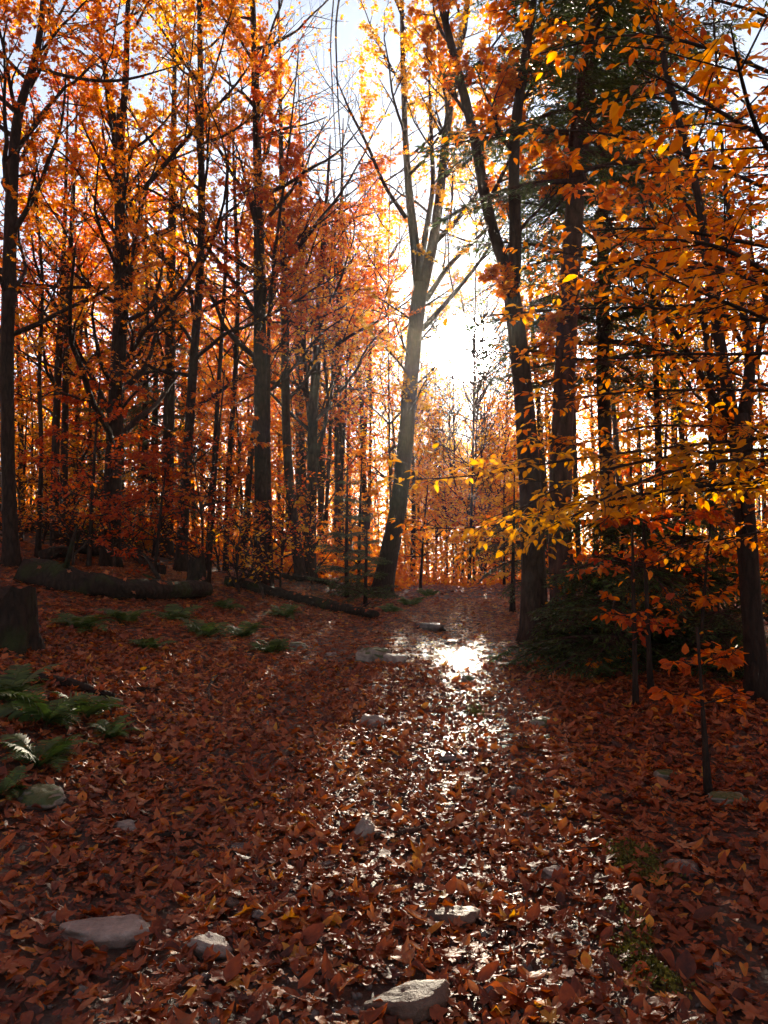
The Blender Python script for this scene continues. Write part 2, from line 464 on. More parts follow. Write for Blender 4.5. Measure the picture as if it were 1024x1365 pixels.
# ------------------------------------------------------------------ which places the low sun reaches (gaps in the crowns)
def lit_width(y):
    y = np.clip(y, 2, 18)
    l = np.interp(y, [2.3, 3, 4, 6.4, 10, 16], [90, 200, 360, 475, 520, 540])
    r = np.interp(y, [2.3, 3, 4, 6.4, 10, 16], [1080, 1000, 890, 720, 655, 640])
    return l, r

def keep_mask(p, soft=0.08):
    """False for leaves that would stand in the open gap the sun shines through."""
    p = np.atleast_2d(p)
    q = p - SUN * (p[:, 2:3] / SUN[2])
    y = np.clip(q[:, 1], 0.5, 40)
    px = CX + F_PX * q[:, 0] / y
    l, r = lit_width(y)
    inside = (px > l) & (px < r) & (q[:, 1] > 1.9) & (q[:, 1] < 11)
    dap = wob(q[:, 0], q[:, 1], 6.0, 21) > 0.22
    keep = ~inside | (rng.random(len(p)) < np.where(dap, 0.42, soft))
    q = p - SUN * ((p[:, 2:3] - 1.6) / SUN[2])
    spray = (q[:, 0] > 0.1) & (q[:, 0] < 1.4) & (q[:, 1] > 3.2) & (q[:, 1] < 5.4) & (p[:, 1] > 6.5)
    keep &= ~spray | (rng.random(len(p)) < 0.12)
    v = norm(p - EYE)
    a = np.degrees(np.arccos(np.clip(v @ SUN, -1, 1)))
    keep &= (a > 2.0) & ((a > 4.2) | (rng.random(len(p)) < (a - 1.5) / 4))
    X, Yp, Z = proj(p)
    gap = (X > 372 + 0.16 * Yp) & (X < 480) & (Yp < 270) & (Z > 6)
    keep &= ~gap | (rng.random(len(p)) < 0.08)
    return keep

# ------------------------------------------------------------------ ground
def ground():
    xs = np.concatenate([-np.geomspace(9, 150, 30)[::-1], np.arange(-8.9, -2.4, 0.14), np.arange(-2.4, 4.2, 0.065), np.arange(4.2, 9, 0.14), np.geomspace(9.05, 150, 30)])
    ys = np.concatenate([-np.geomspace(1, 60, 14)[::-1], np.arange(-0.9, 14, 0.075), np.arange(14, 30, 0.22), np.geomspace(30.1, 190, 50)])
    X, Y = np.meshgrid(xs, ys)
    Z = gz(X, Y)
    V = np.stack([X, Y, Z], -1).reshape(-1, 3)
    nx, ny = len(xs), len(ys)
    i = (np.arange(ny - 1)[:, None] * nx + np.arange(nx - 1)[None]).ravel()
    F = np.concatenate([np.stack([i, i + 1, i + nx + 1], -1), np.stack([i, i + nx + 1, i + nx], -1)])
    d = trail_x(np.clip(V[:, 1], 0, 60)) - V[:, 0]
    wet = np.exp(-((d - 0.05) / 0.5) ** 2) + 0.6 * np.exp(-((d - 1.45) / 0.5) ** 2)
    wet = wet * (1 - 0.9 * sst(V[:, 1], 10, 12.5))
    mb = MB(); mb.add(V, F, np.clip(wet, 0, 1))
    return tag(mb.build("ground", [SOIL]), kind="structure")
GROUND = ground()

def trail_water():
    ys = np.arange(4.6, 10.4, 0.12); us = np.linspace(-0.5, 0.5, 14)
    Yg, U = np.meshgrid(ys, us, indexing='ij')
    X = trail_x(Yg) - 0.05 + U
    Z = gz0(trail_x(Yg) - 0.05, Yg) + 0.022 + 0.0 * U
    V = np.stack([X, Yg, Z], -1).reshape(-1, 3)
    n = len(us); i = (np.arange(len(ys) - 1)[:, None] * n + np.arange(n - 1)[None]).ravel()
    F = np.concatenate([np.stack([i, i + 1, i + n + 1], -1), np.stack([i, i + n + 1, i + n], -1)])
    mb = MB(); mb.add(V, F)
    return tag(mb.build("trail_water", [WATER]), kind="structure")
trail_water()

# ------------------------------------------------------------------ stones
_bm = bmesh.new(); bmesh.ops.create_icosphere(_bm, subdivisions=4, radius=1)
ICO_V = np.array([v.co for v in _bm.verts]); ICO_F = np.array([[v.index for v in f.verts] for f in _bm.faces]); _bm.free()
_bm = bmesh.new(); bmesh.ops.create_icosphere(_bm, subdivisions=1, radius=1)
PEB_V = np.array([v.co for v in _bm.verts]); PEB_F = np.array([[v.index for v in f.verts] for f in _bm.faces]); _bm.free()
STONE_SPOTS = []

def rock_shape(seed, dims, planes=12, soft=26):
    r = np.random.default_rng(seed)
    n = norm(r.normal(size=(planes, 3)) * np.array([1, 1, 0.8])); n = np.concatenate([n, [[0.1, 0, 1]]])
    d = r.uniform(0.72, 1.0, len(n)); d[-1] = 0.75
    c = np.clip(ICO_V @ n.T, 0.02, None) / d
    rad = 1 / (np.sum(c ** soft, 1) ** (1 / soft))
    V = ICO_V * np.minimum(rad, 1.25)[:, None]
    for f, a in ((3, 0.06), (8, 0.04), (19, 0.02), (37, 0.010)):
        k = r.normal(size=(3, 3)) * f
        V = V + ICO_V * (a * np.sin(V @ k).prod(1) * 2.2)[:, None]
    V = V / np.abs(V).max(0)
    return V * np.array(dims) / 2

def stone(px, py, w, h, label, mat, seed, tilt=0.0, rot=None, depth=0.75, sink=0.34, group=None):
    p = on_ground(px, py + h * 0.35)
    s = p[1] / F_PX
    W, H = w * s, h * s * 1.0
    V = rock_shape(seed, (W, W * depth, H))
    r = Matrix.Rotation(tilt, 3, 'Y') @ Matrix.Rotation(rot if rot is not None else 0.0, 3, 'Z')
    V = V @ np.array(r).T
    mb = MB(); mb.add(V, ICO_F)
    o = mb.build("stone", [mat], smooth=True)
    o.location = (p[0], p[1] + W * depth * 0.3, p[2] + H * (0.5 - sink))
    tag(o, label, "stone", group or "stones on the trail")
    STONE_SPOTS.append((p[0], p[1] + W * depth * 0.3, W * 0.5, W * depth * 0.5))
    return o

stone(137, 1246, 142, 40, "long pale flat-topped slab of stone in the lower left leaves", STONE, 1, 0.0, 0.05, 0.55, 0.32)
stone(278, 1264, 70, 44, "wedge-shaped grey stone just right of the long pale slab", STONE, 2, 0.25, 0.3, 0.8)
stone(67, 1224, 30, 26, "small round dull stone just left of the long pale slab", STONE, 3)
stone(310, 1207, 30, 22, "small rounded tan stone above the wedge-shaped grey stone", STONE_BROWN, 4, 0.1)
stone(600, 1226, 88, 34, "arched brown ridge of stone poking from bright orange leaves in the middle of the trail", STONE_BROWN, 5, -0.12, 0.1, 0.5, 0.36)
stone(532, 1345, 150, 60, "largest brown stone, half buried, at the bottom edge of the photo", STONE_BROWN, 6, -0.2, 0.25, 0.55, 0.42)
stone(481, 1106, 34, 48, "narrow upright wedge of grey stone amid the trail leaves", STONE, 7, 0.5)
stone(165, 1103, 38, 24, "pale lone flat stone in the shaded leaves below the ferns", STONE, 8)
stone(497, 961, 34, 24, "pale grey stone on the left edge of the wet rut", STONE, 9)
stone(500, 872, 56, 40, "big pale boulder with yellow-green moss beside the bright wet rut", STONE_MOSS, 10, 0, 0.2)
stone(528, 878, 34, 28, "pale rounded stone touching the right side of the mossy boulder", STONE, 11)
stone(575, 834, 44, 24, "grey flat stone high up the trail near the crest", STONE_WET, 12)
stone(604, 856, 34, 9, "wet gleaming flat stone across the rut behind the mossy boulder", STONE_WET, 13)
stone(690, 1057, 36, 24, "dark rounded stone among sunlit leaves right of the rut", STONE_BROWN, 14)
stone(743, 1168, 52, 22, "low grey-brown stone in glossy leaves on the right side", STONE, 15)
stone(918, 1160, 58, 28, "dark humped stone in the shaded leaves at right", STONE_WET, 16, 0.2)
stone(725, 964, 40, 18, "dark flat stone on the right trail shoulder, upper of two", STONE_MOSS, 17)
stone(735, 984, 34, 12, "dark flat stone on the right trail shoulder, lower of two", STONE_MOSS, 18)
stone(356, 966, 24, 11, "small grey stone far to the left of the rut in shaded leaves", STONE_WET, 19)
stone(460, 921, 26, 9, "thin flat stone above the pale grey stone, left one of a pair", STONE, 20)
stone(508, 917, 36, 9, "thin flat stone above the pale grey stone, right one of a pair", STONE, 21)
stone(428, 963, 20, 11, "small dull stone left of the pale grey stone", STONE_WET, 22)
stone(491, 1002, 28, 14, "low brown stone straight below the pale grey stone", STONE_BROWN, 23)
stone(592, 1011, 44, 15, "long wet slab lying across the bright glare of the rut", STONE_WET, 24)
stone(625, 906, 24, 18, "dark mossy lump of stone on the right lip of the rut", STONE_MOSS, 25)
stone(435, 1033, 16, 12, "tiny pale pebble-like stone left of the long wet slab", STONE, 26)
stone(395, 860, 34, 22, "mossy stone at the left trail edge below the bright fern", STONE_MOSS, 27)
stone(440, 872, 20, 12, "small grey stone between the mossy boulder and the left ferns", STONE, 28)
stone(144, 816, 22, 18, "pale stone on the leafy bank under the big fallen log", STONE, 29)
stone(980, 1068, 62, 30, "wide mossy stone in deep shade at the right edge", STONE_MOSS, 30)
stone(890, 1035, 40, 20, "mossy stone behind the dark stub on the right", STONE_MOSS, 31)
stone(48, 1066, 84, 34, "wide moss-covered stone beneath the ferns at the left edge", STONE_MOSS, 32)
stone(322, 1132, 40, 16, "flat dark stone in the leaves left of the upright wedge", STONE_WET, 33)
stone(346, 1222, 34, 24, "tilted thin slab right of the small rounded tan stone", STONE_WET, 34, 0.6, 0.3, 0.5)
stone(655, 998, 34, 12, "flat pinkish stone on the right margin of the glare", STONE, 35)
stone(800, 1172, 32, 14, "small pale tan stone between the two larger stones at right", STONE_BROWN, 36)

def gravel():
    N = 5200
    y = 2.3 + 11 * rng.random(N) ** 1.7
    x = trail_x(y) - 0.15 + rng.normal(size=N) * 0.55 - 0.25 * (rng.random(N) < 0.3) * (5 - y).clip(0, 3)
    z = gz(x, y)
    sc = rng.uniform(0.005, 0.02, N) * np.where(rng.random(N) < 0.05, 2.0, 1)
    R = frames(rng.normal(size=(N, 3)), rng.normal(size=(N, 3)))
    mb = MB()
    V0 = PEB_V * np.array([1, 0.8, 0.6])
    scatter(mb, (V0, PEB_F), np.stack([x, y, z + sc * 0.2], 1), R, sc, rng.random(N))
    o = mb.build("gravel", [STONE_WET], parent=GROUND, smooth=True, kind="stuff")
gravel()

# ------------------------------------------------------------------ fallen leaves
def litter():
    global NEAR
    def density(x, y):
        d = trail_x(y) - x
        k = 1 - 0.62 * np.exp(-((d - 0.05) / 0.42) ** 2) * sst(y, 3.5, 6) * (1 - sst(y, 10.5, 12.5)) - 0.3 * np.exp(-((d - 1.5) / 0.4) ** 2)
        k = k * (0.92 + 0.2 * (wob(x, y, 2.2, 9) > -0.25))
        for sx, sy, a, b in STONE_SPOTS:
            k = np.where(((x - sx) / (a * 0.95)) ** 2 + ((y - sy) / (b * 0.95)) ** 2 < 1, 0.03, k)
        return k
    def sample(y0, y1, per_m2, margin):
        area = (0.5 * (y1 ** 2 - y0 ** 2) * 1.02 + 2 * margin * (y1 - y0))
        N = int(area * per_m2)
        y = np.sqrt(rng.uniform(y0 ** 2, y1 ** 2, N)); x = rng.uniform(-0.51, 0.51, N) * y + rng.uniform(-margin, margin, N)
        k = rng.random(N) < density(x, y)
        return x[k], y[k]
    def lay(x, y, lift, tiltmax):
        N = len(x); e = 0.05
        z = gz(x, y)
        nx = -(gz(x + e, y) - z) / e; ny = -(gz(x, y + e) - z) / e
        tl = np.abs(rng.normal(size=N)) * tiltmax * np.where(rng.random(N) < 0.12, 2.6, 1); a = rng.uniform(0, 6.28, N)
        n = norm(np.stack([nx + np.tan(np.clip(tl, 0, 0.9)) * np.cos(a), ny + np.tan(np.clip(tl, 0, 0.9)) * np.sin(a), np.ones(N)], 1))
        flip = np.where(rng.random(N) < 0.4, -1, 1)[:, None]
        az = rng.uniform(0, 6.28, N)
        d = np.stack([np.cos(az), np.sin(az), np.zeros(N)], 1)
        R = frames(d, n * flip)
        sc = rng.uniform(0.036, 0.082, N) * np.where(rng.random(N) < 0.12, 1.3, 1)
        pos = np.stack([x, y, z + rng.uniform(0.004, lift, N) + sc * 0.25 * np.sin(np.clip(tl, 0, 1.2))], 1)
        pos[:, :2] -= d[:, :2] * sc[:, None] * 0.4
        return pos, R, sc
    def tints(x, y):
        N = len(x)
        t = np.clip(rng.normal(0.40, 0.22, N) + 0.10 * wob(x, y, 1.7, 31), 0.02, 0.98)
        t = np.where(rng.random(N) < 0.05, rng.uniform(0.8, 1, N), t)
        return t
    near_T = MAPLE_NEAR + OAK_NEAR + BEECH_NEAR[1:3] + [leaf_beech(6, 0.3, 1.1, -0.5, 11), leaf_beech(6, 0.34, 0.5, 0.6, 12), leaf_beech(5, 0.26, -1.0, 0.3, 13)]
    wt = np.array([1.0] * 5 + [1.3] * 3 + [1.3] * 5); wt /= wt.sum()
    # nearest leaves, one object each
    x, y = sample(1.9, 9, 680, 0.9)
    pos, R, sc = lay(x, y, 0.035, 0.15); tn = tints(x, y)
    ti = rng.choice(len(near_T), len(x), p=wt)
    px, py, pz = proj(pos)
    inside = (px > 5) & (px < 1019) & (py < 1358)
    score = np.where(inside, sc / pz * (0.6 + 0.4 * R[:, 2, 2] ** 2), 0)
    top = np.argsort(-score)[:300]
    meshes = {}
    for i in top:
        key = (ti[i], int(tn[i] * 8))
        if key not in meshes:
            mb = MB(); mb.add(*near_T[key[0]], (key[1] + 0.5) / 8); meshes[key] = mb.mesh("fallen_leaf", [LITTER], True)
        o = bpy.data.objects.new("fallen_leaf", meshes[key])
        COL.objects.link(o); o.parent = GROUND
        M = Matrix(R[i].tolist()).to_4x4()
        o.matrix_local = Matrix.Translation(pos[i]) @ M @ Matrix.Scale(sc[i], 4)
    rest = np.ones(len(x), bool); rest[top] = False
    mb = MB()
    for k in range(len(near_T)):
        s = rest & (ti == k)
        scatter(mb, near_T[k], pos[s], R[s], sc[s], tn[s])
    x, y = sample(1.9, 9, 420, 0.9)                       # broken bits between the whole leaves
    for side_ in (-1, 1):                                  # the same carpet goes on beside the view
        n_ = 5200; y_ = rng.uniform(0.5, 22, n_); x_ = side_ * (0.51 * y_ + 0.5 + rng.uniform(0, 7, n_))
        p_, R_, s_ = lay(x_, y_, 0.04, 0.2); scatter(mb, MAPLE_MID[1], p_, R_, s_ * 1.35, tints(x_, y_))
    pos, R, sc = lay(x, y, 0.03, 0.3); tn = tints(x, y)
    scatter(mb, (np.array([(0, 0, 0), (0.4, 0.3, 0.1), (0.15, 0.8, -0.08), (-0.3, 0.5, 0.12)], float), KITE[1]), pos, R, sc * 0.5, tn * 0.9)
    x, y = sample(9, 17, 420, 1.5)
    pos, R, sc = lay(x, y, 0.04, 0.17); tn = tints(x, y); ti = rng.integers(0, 3, len(x))
    for k in range(3):
        s = ti == k; scatter(mb, MAPLE_MID[k], pos[s], R[s], sc[s] * 1.1, tn[s])
    x, y = sample(17, 40, 65, 3)
    pos, R, sc = lay(x, y, 0.045, 0.2); tn = tints(x, y)
    scatter(mb, KITE, pos, R, sc * 1.5, tn)
    # leaves caught on logs and lying over the edges of stones
    P3, R3, S3 = [], [], []
    for q, rr in LOGS:
        if rr[0] < 0.03: continue
        L = np.linalg.norm(q[-1] - q[0]); n_ = int(L * 16)
        t_ = rng.random(n_) * (len(q) - 1); i_ = t_.astype(int).clip(0, len(q) - 2); f_ = (t_ - i_)[:, None]
        c = q[i_] * (1 - f_) + q[i_ + 1] * f_; r_ = rr[i_]; a_ = rng.normal(size=n_) * 0.7
        sd = norm(np.cross(norm(q[-1] - q[0]), [0, 0, 1.0]))
        nn = sd * np.sin(a_)[:, None] + np.array([0, 0, 1.0]) * np.cos(a_)[:, None]
        P3.append(c + nn * (r_ * 1.06)[:, None]); R3.append(frames(rng.normal(size=(n_, 3)), norm(nn + rng.normal(size=(n_, 3)) * 0.25))); S3.append(rng.uniform(0.05, 0.09, n_))
    for sx, sy, a, b in STONE_SPOTS:
        n_ = 7; an = rng.uniform(0, 6.28, n_); x_ = sx + np.cos(an) * a * 0.95; y_ = sy + np.sin(an) * b * 0.95
        P3.append(np.stack([x_, y_, gz(x_, y_) + 0.03 + 0.15 * b], 1)); dd = np.stack([np.cos(an + 1.3), np.sin(an + 1.3), 0.0 * an], 1)
        R3.append(frames(dd, norm(np.stack([np.cos(an) * 0.6, np.sin(an) * 0.6, np.ones(n_)], 1) + rng.normal(size=(n_, 3)) * 0.2))); S3.append(rng.uniform(0.045, 0.085, n_))
    P3, R3, S3 = np.concatenate(P3), np.concatenate(R3), np.concatenate(S3)
    scatter(mb, MAPLE_MID[0], P3, R3, S3, np.clip(rng.normal(0.45, 0.2, len(S3)), 0, 1))
    o = mb.build("leaf_litter", [LITTER], smooth=True); tag(o, "carpet of small fallen autumn leaves covering trail and forest floor", "leaf litter", kind="stuff")

# ------------------------------------------------------------------ woody growth
def grow(mb, p, d, L, r, level, maxlev, out, up=0.05, flat=0.5, kids=5, spread=0.8, sides=(6, 4, 3)):
    n = max(4, int(L / 0.28) + 2) if level == 0 else (4 if level == 1 else 3)
    pts = [np.array(p, float)]; dd = norm(np.array(d, float))
    for i in range(n - 1):
        dd = norm(dd + rng.normal(size=3) * 0.11 + np.array([0, 0, up]))
        pts.append(pts[-1] + dd * L / (n - 1))
    pts = np.array(pts)
    rad = np.linspace(r, max(r * 0.25, 0.0022), n)
    tube(mb, pts, rad, sides[min(level, 2)])
    if level >= maxlev:
        out.append((pts[0], pts[-1])); return pts
    k = max(2, int(round(kids * (0.7 + 0.6 * rng.random()))))
    for t in np.linspace(0.22, 0.98, k) + rng.uniform(-0.06, 0.06, k):
        t = float(np.clip(t, 0.15, 1)); f = t * (n - 1); i = min(int(f), n - 2)
        q = pts[i] + (pts[i + 1] - pts[i]) * (f - i)
        tang = norm(pts[i + 1] - pts[i])
        side = rng.normal(size=3); side[2] *= (1 - flat)
        side = norm(side - tang * (side @ tang))
        cd = norm(tang * (1 - 0.3 * spread) + side * spread * rng.uniform(0.6, 1.2))
        cl = L * rng.uniform(0.28, 0.5) * (1.15 - 0.55 * t)
        grow(mb, q, cd, cl, max(rad[i] * 0.6, 0.0025), level + 1, maxlev, out, up, flat, max(2, int(kids * 0.75)), spread, sides)
    out.append((pts[-2], pts[-1]))
    return pts

def leaves_on(twigs, per, size, droop=0.35, tilt=0.55, off=0.05):
    if not twigs: return None
    A = np.array([t[0] for t in twigs]); B = np.array([t[1] for t in twigs])
    N = len(A) * per
    A = np.repeat(A, per, 0); B = np.repeat(B, per, 0)
    t = rng.uniform(0.05, 1.05, N)[:, None]
    pos = A + (B - A) * t
    tw = norm(B - A)
    side = norm(np.cross(tw, [0, 0, 1.0]) + 1e-6) * np.where(rng.random(N) < 0.5, -1, 1)[:, None]
    d = norm(tw * 0.5 + side * 0.9 + rng.normal(size=(N, 3)) * 0.35 + np.array([0, 0, -droop]))
    pos = pos + d * off * rng.random(N)[:, None]
    n = norm(np.array([0, 0, 1.0]) + rng.normal(size=(N, 3)) * tilt)
    return pos, frames(d, n), rng.uniform(size[0], size[1], N)

def put_leaves(root, base, tw, per, size, fam, tint, templates, indiv=0, soft=0.10, droop=0.35, tilt=0.55, wild=False):
    """Crown of a tree; the indiv largest leaves in view become parts of their own."""
    res = leaves_on(tw, per, size, droop, tilt)
    if res is None: return
    pos, R, sc = res
    k = keep_mask(pos, soft) if not wild else np.ones(len(pos), bool)
    pos, R, sc = pos[k], R[k], sc[k]
    N = len(pos)
    tn = np.clip(rng.normal(tint[0], tint[1], N), 0, 1)
    ti = rng.integers(0, len(templates), N)
    rest = np.ones(N, bool)
    if indiv and N:
        px, py, pz = proj(pos)
        score = np.where((px > 0) & (px < 1024) & (py > 0) & (py < 1365), sc / pz, 0)
        top = np.argsort(-score)[:indiv]; top = top[score[top] > 0]
        meshes = {}
        for i in top:
            key = (ti[i], int(min(tn[i], 0.999) * 6))
            if key not in meshes:
                mb = MB(); mb.add(*templates[key[0]], (key[1] + 0.5) / 6); meshes[key] = mb.mesh("leaf", [LEAF_OF[fam]], True)
            o = bpy.data.objects.new("leaf", meshes[key]); COL.objects.link(o); o.parent = root
            o.matrix_local = Matrix.Translation(pos[i] - base) @ Matrix(R[i].tolist()).to_4x4() @ Matrix.Scale(sc[i], 4)
        rest[top] = False
    mb = MB()
    for j in range(len(templates)):
        s = rest & (ti == j); scatter(mb, templates[j], pos[s], R[s], sc[s], tn[s])
    mb.build("crown", [LEAF_OF[fam]], root, True, base, "stuff")

def stem_points(path, Y, n=None, ground=True, top=0.0):
    pts = [P(a, b, Y) for a, b, _ in path]; rad = [w * 0.41 * Y / F_PX for _, _, w in path]
    if ground:
        z = float(gz(pts[0][0], pts[0][1])); pts[0][2] = z - 0.12
    if top:
        d = norm(pts[-1] - pts[-2]); pts.append(pts[-1] + norm(d + [0, 0, 0.4]) * top); rad.append(max(rad[-1] * 0.25, 0.01))
    L = sum(np.linalg.norm(np.array(pts[i + 1]) - pts[i]) for i in range(len(pts) - 1))
    return resample(pts, rad, n or int(max(6, L / 0.3)), 2), L

def tree(name, label, path, Y, top=4.0, bark=BARK, limbs=(), nb=14, blen=2.4, h0=0.3, elev=(20, 55), fam='o', tint=(0.45, 0.2),
         per=11, size=(0.045, 0.085), kids=6, maxlev=2, templates=None, indiv=0, az=None, flat=0.5, group=None, soft=0.10, sides=12, cat="tree", up=0.05, bare=0.0, boughs=()):
    (pts, rad), L = stem_points(path, Y, top=top)
    base = pts[0].copy(); base[2] += 0.12
    root = thing(name, label, cat, base, group)
    mb = MB(); tube(mb, pts, rad, sides, rough=0.035, flare=0.55, caps=True); mb.build("trunk", [bark], root, True, base)
    stems = [(pts, rad, h0, nb)]
    for lp in limbs:
        lpath, ltop, lnb, ly = lp
        q = [P(a, b, Y + ly * i / max(1, len(lpath) - 1)) for i, (a, b, _) in enumerate(lpath)]; rr = [w * 0.43 * Y / F_PX for _, _, w in lpath]
        if ltop:
            d = norm(q[-1] - q[-2]); q.append(q[-1] + norm(d + [0, 0, 0.25]) * ltop); rr.append(max(rr[-1] * 0.3, 0.008))
        LL = sum(np.linalg.norm(q[i + 1] - q[i]) for i in range(len(q) - 1))
        lpts, lrad = resample(q, rr, int(max(5, LL / 0.25)), 2)
        mb = MB(); tube(mb, lpts, lrad, 8, rough=0.03, caps=True); mb.build("limb", [bark], root, True, base)
        stems.append((lpts, lrad, 0.25, lnb))
    tw = []
    for spts, srad, hh, k in stems:
        a0 = rng.uniform(0, 6.28)
        for i in range(k):
            t = hh + (0.98 - hh) * (i + rng.random() * 0.8) / k
            j = min(int(t * (len(spts) - 1)), len(spts) - 2)
            a = a0 + i * 2.4 + rng.normal() * 0.4 if az is None else math.radians(rng.uniform(*az))
            e = math.radians(rng.uniform(*elev))
            d = np.array([math.cos(a) * math.cos(e), math.sin(a) * math.cos(e), math.sin(e)])
            ln = blen * (1.15 - 0.75 * t) * rng.uniform(0.75, 1.25)
            m = MB(); mine = []
            grow(m, spts[j], d, ln, min(srad[j] * 0.5, 0.012 + ln * 0.013), 0, maxlev, mine, up, flat, kids)
            m.build("branch", [bark], root, True, base)
            if rng.random() >= bare: tw += mine
    put_leaves(root, base, tw, per, size, fam, tint, templates or MAPLE_MID, indiv, soft)
    return root

T_KITE = [KITE]
# ---- left bank
tree("maple_tree", "dark trunk at the very left edge, kinked to the right near its top", [(16, 790, 26), (11, 640, 22), (9, 480, 22), (14, 300, 21), (18, 200, 17), (24, 140, 14), (48, 86, 12), (55, 40, 10), (60, -30, 8)], 12.5, 3, BARK_DARK,
     limbs=[([(22, 150, 8), (-10, 120, 7), (-60, 70, 5)], 1.5, 4, 1), ([(48, 90, 7), (100, 105, 5), (160, 110, 4)], 1.2, 5, -1)], nb=24, blen=3.6, h0=0.28, fam='o', tint=(0.5, 0.25), per=14, size=(0.045, 0.085))
tree("maple_tree", "tall dark trunk left of centre-left forking into three stems amid dense orange leaves", [(146, 740, 30), (152, 600, 26), (158, 480, 24), (163, 380, 23), (161, 270, 21), (159, 185, 18)], 15, 0.6, BARK_DARK,
     limbs=[([(158, 190, 12), (142, 110, 9), (134, 40, 7), (130, -40, 5)], 2.5, 12, 0.6), ([(160, 190, 13), (168, 110, 10), (170, 20, 8), (174, -60, 6)], 2.5, 12, -0.5),
            ([(163, 285, 9), (215, 225, 7), (262, 170, 6), (310, 120, 4)], 1.5, 10, 0.5), ([(160, 382, 6), (80, 384, 5), (-5, 372, 3)], 0.5, 4, -0.6)],
     nb=24, blen=4.0, h0=0.26, tint=(0.66, 0.2), per=11, size=(0.045, 0.085))
tree("maple_tree", "slim dark trunk with golden-orange leaves left of the thick middle trunk on the bank", [(240, 748, 20), (248, 640, 16), (258, 480, 14), (265, 400, 13), (269, 300, 12), (268, 150, 10), (266, 0, 8)], 16, 3, BARK_DARK,
     nb=28, blen=3.6, h0=0.24, fam='g', tint=(0.3, 0.2), per=8)
tree("maple_tree", "straight thick dark trunk in the middle of the left bank", [(350, 752, 28), (348, 600, 22), (347, 480, 21), (346, 380, 19), (345, 280, 16), (341, 120, 12), (336, -20, 9)], 16.5, 3, BARK_DARK,
     limbs=[([(349, 520, 8), (335, 590, 9), (328, 700, 11), (324, 740, 13)], 0, 0, 0)], nb=28, blen=3.8, h0=0.27, fam='o', tint=(0.68, 0.2), per=11)
tree("maple_tree", "thin red-leaved stem rising close beside the thick middle trunk", [(362, 750, 9), (358, 600, 7), (358, 420, 6), (371, 300, 5), (385, 200, 4)], 15.5, 2, BARK_DARK, nb=14, blen=1.7, h0=0.4, fam='r', tint=(0.6, 0.2), per=11, sides=8)
tree("maple_tree", "brown trunk leaning left from its foot beside the mossy thin logs", [(402, 738, 20), (386, 650, 15), (381, 560, 14), (380, 420, 13), (377, 300, 10), (374, 160, 7)], 19, 3, BARK, nb=18, blen=3.6, h0=0.3, fam='o', tint=(0.55, 0.2), per=15)
tree("maple_tree", "upright trunk with a curved side branch right of the left-leaning brown trunk", [(413, 742, 20), (416, 640, 17), (417, 560, 16), (424, 450, 13), (430, 340, 9), (436, 260, 6)], 20, 1.5, BARK,
     limbs=[([(422, 610, 7), (436, 560, 6), (437, 520, 5), (432, 470, 4)], 0.8, 3, 0)], nb=18, blen=3.6, h0=0.3, fam='r', tint=(0.7, 0.2), per=15)
tree("maple_tree", "slender trunk bending left above the small spruce", [(431, 730, 12), (427, 650, 9), (412, 560, 8), (405, 460, 7), (404, 340, 6), (400, 200, 4)], 21, 2, BARK, nb=15, blen=3.2, h0=0.3, fam='o', tint=(0.6, 0.2), per=15, sides=8)
tree("maple_tree", "pale brown trunk standing behind the small spruce against bright sky", [(453, 735, 18), (452, 640, 15), (450, 520, 13), (452, 400, 10), (455, 290, 7)], 24, 3, BARK, nb=18, blen=3.8, h0=0.32, fam='o', tint=(0.4, 0.2), per=5)
tree("maple_tree", "broad dark trunk between the forked left tree and the slim one", [(222, 740, 22), (224, 600, 19), (227, 470, 17), (229, 330, 14), (232, 150, 9)], 19, 3, BARK_DARK, nb=18, blen=2.6, h0=0.3, fam='g', tint=(0.4, 0.25), per=15)
tree("maple_tree", "left one of two close dark stems near the left edge", [(72, 720, 14), (74, 600, 12), (78, 480, 11), (84, 380, 9), (88, 250, 6)], 16.5, 2.5, BARK_DARK, nb=14, blen=2.3, h0=0.3, fam='r', tint=(0.5, 0.25), per=6, sides=8)
tree("maple_tree", "right one of two close dark stems near the left edge", [(84, 722, 13), (86, 600, 11), (88, 480, 10), (92, 380, 9), (99, 240, 6)], 17.5, 2.5, BARK_DARK, nb=13, blen=2.3, h0=0.3, fam='o', tint=(0.5, 0.25), per=6, sides=8)
tree("maple_tree", "wavy thin stem between the left-edge trunk and the two close stems", [(50, 735, 9), (56, 600, 7), (52, 500, 6), (58, 380, 5), (48, 260, 4)], 15, 1.5, BARK_DARK, nb=10, blen=1.6, h0=0.35, fam='g', tint=(0.5, 0.25), per=6, sides=8)
tree("maple_tree", "slender stem leaning right between slim and thick trunks", [(276, 748, 10), (285, 620, 8), (291, 520, 7), (300, 380, 6), (304, 220, 4)], 17.5, 2, BARK_DARK, nb=12, blen=2.0, h0=0.32, fam='o', tint=(0.55, 0.2), per=6, sides=8)
tree("maple_tree", "thin dark stem left of the thick middle trunk, curving towards it", [(300, 745, 10), (305, 620, 9), (314, 500, 8), (318, 380, 7), (312, 230, 5)], 18, 2, BARK_DARK, nb=12, blen=2.1, h0=0.32, fam='r', tint=(0.6, 0.2), per=11, sides=8)

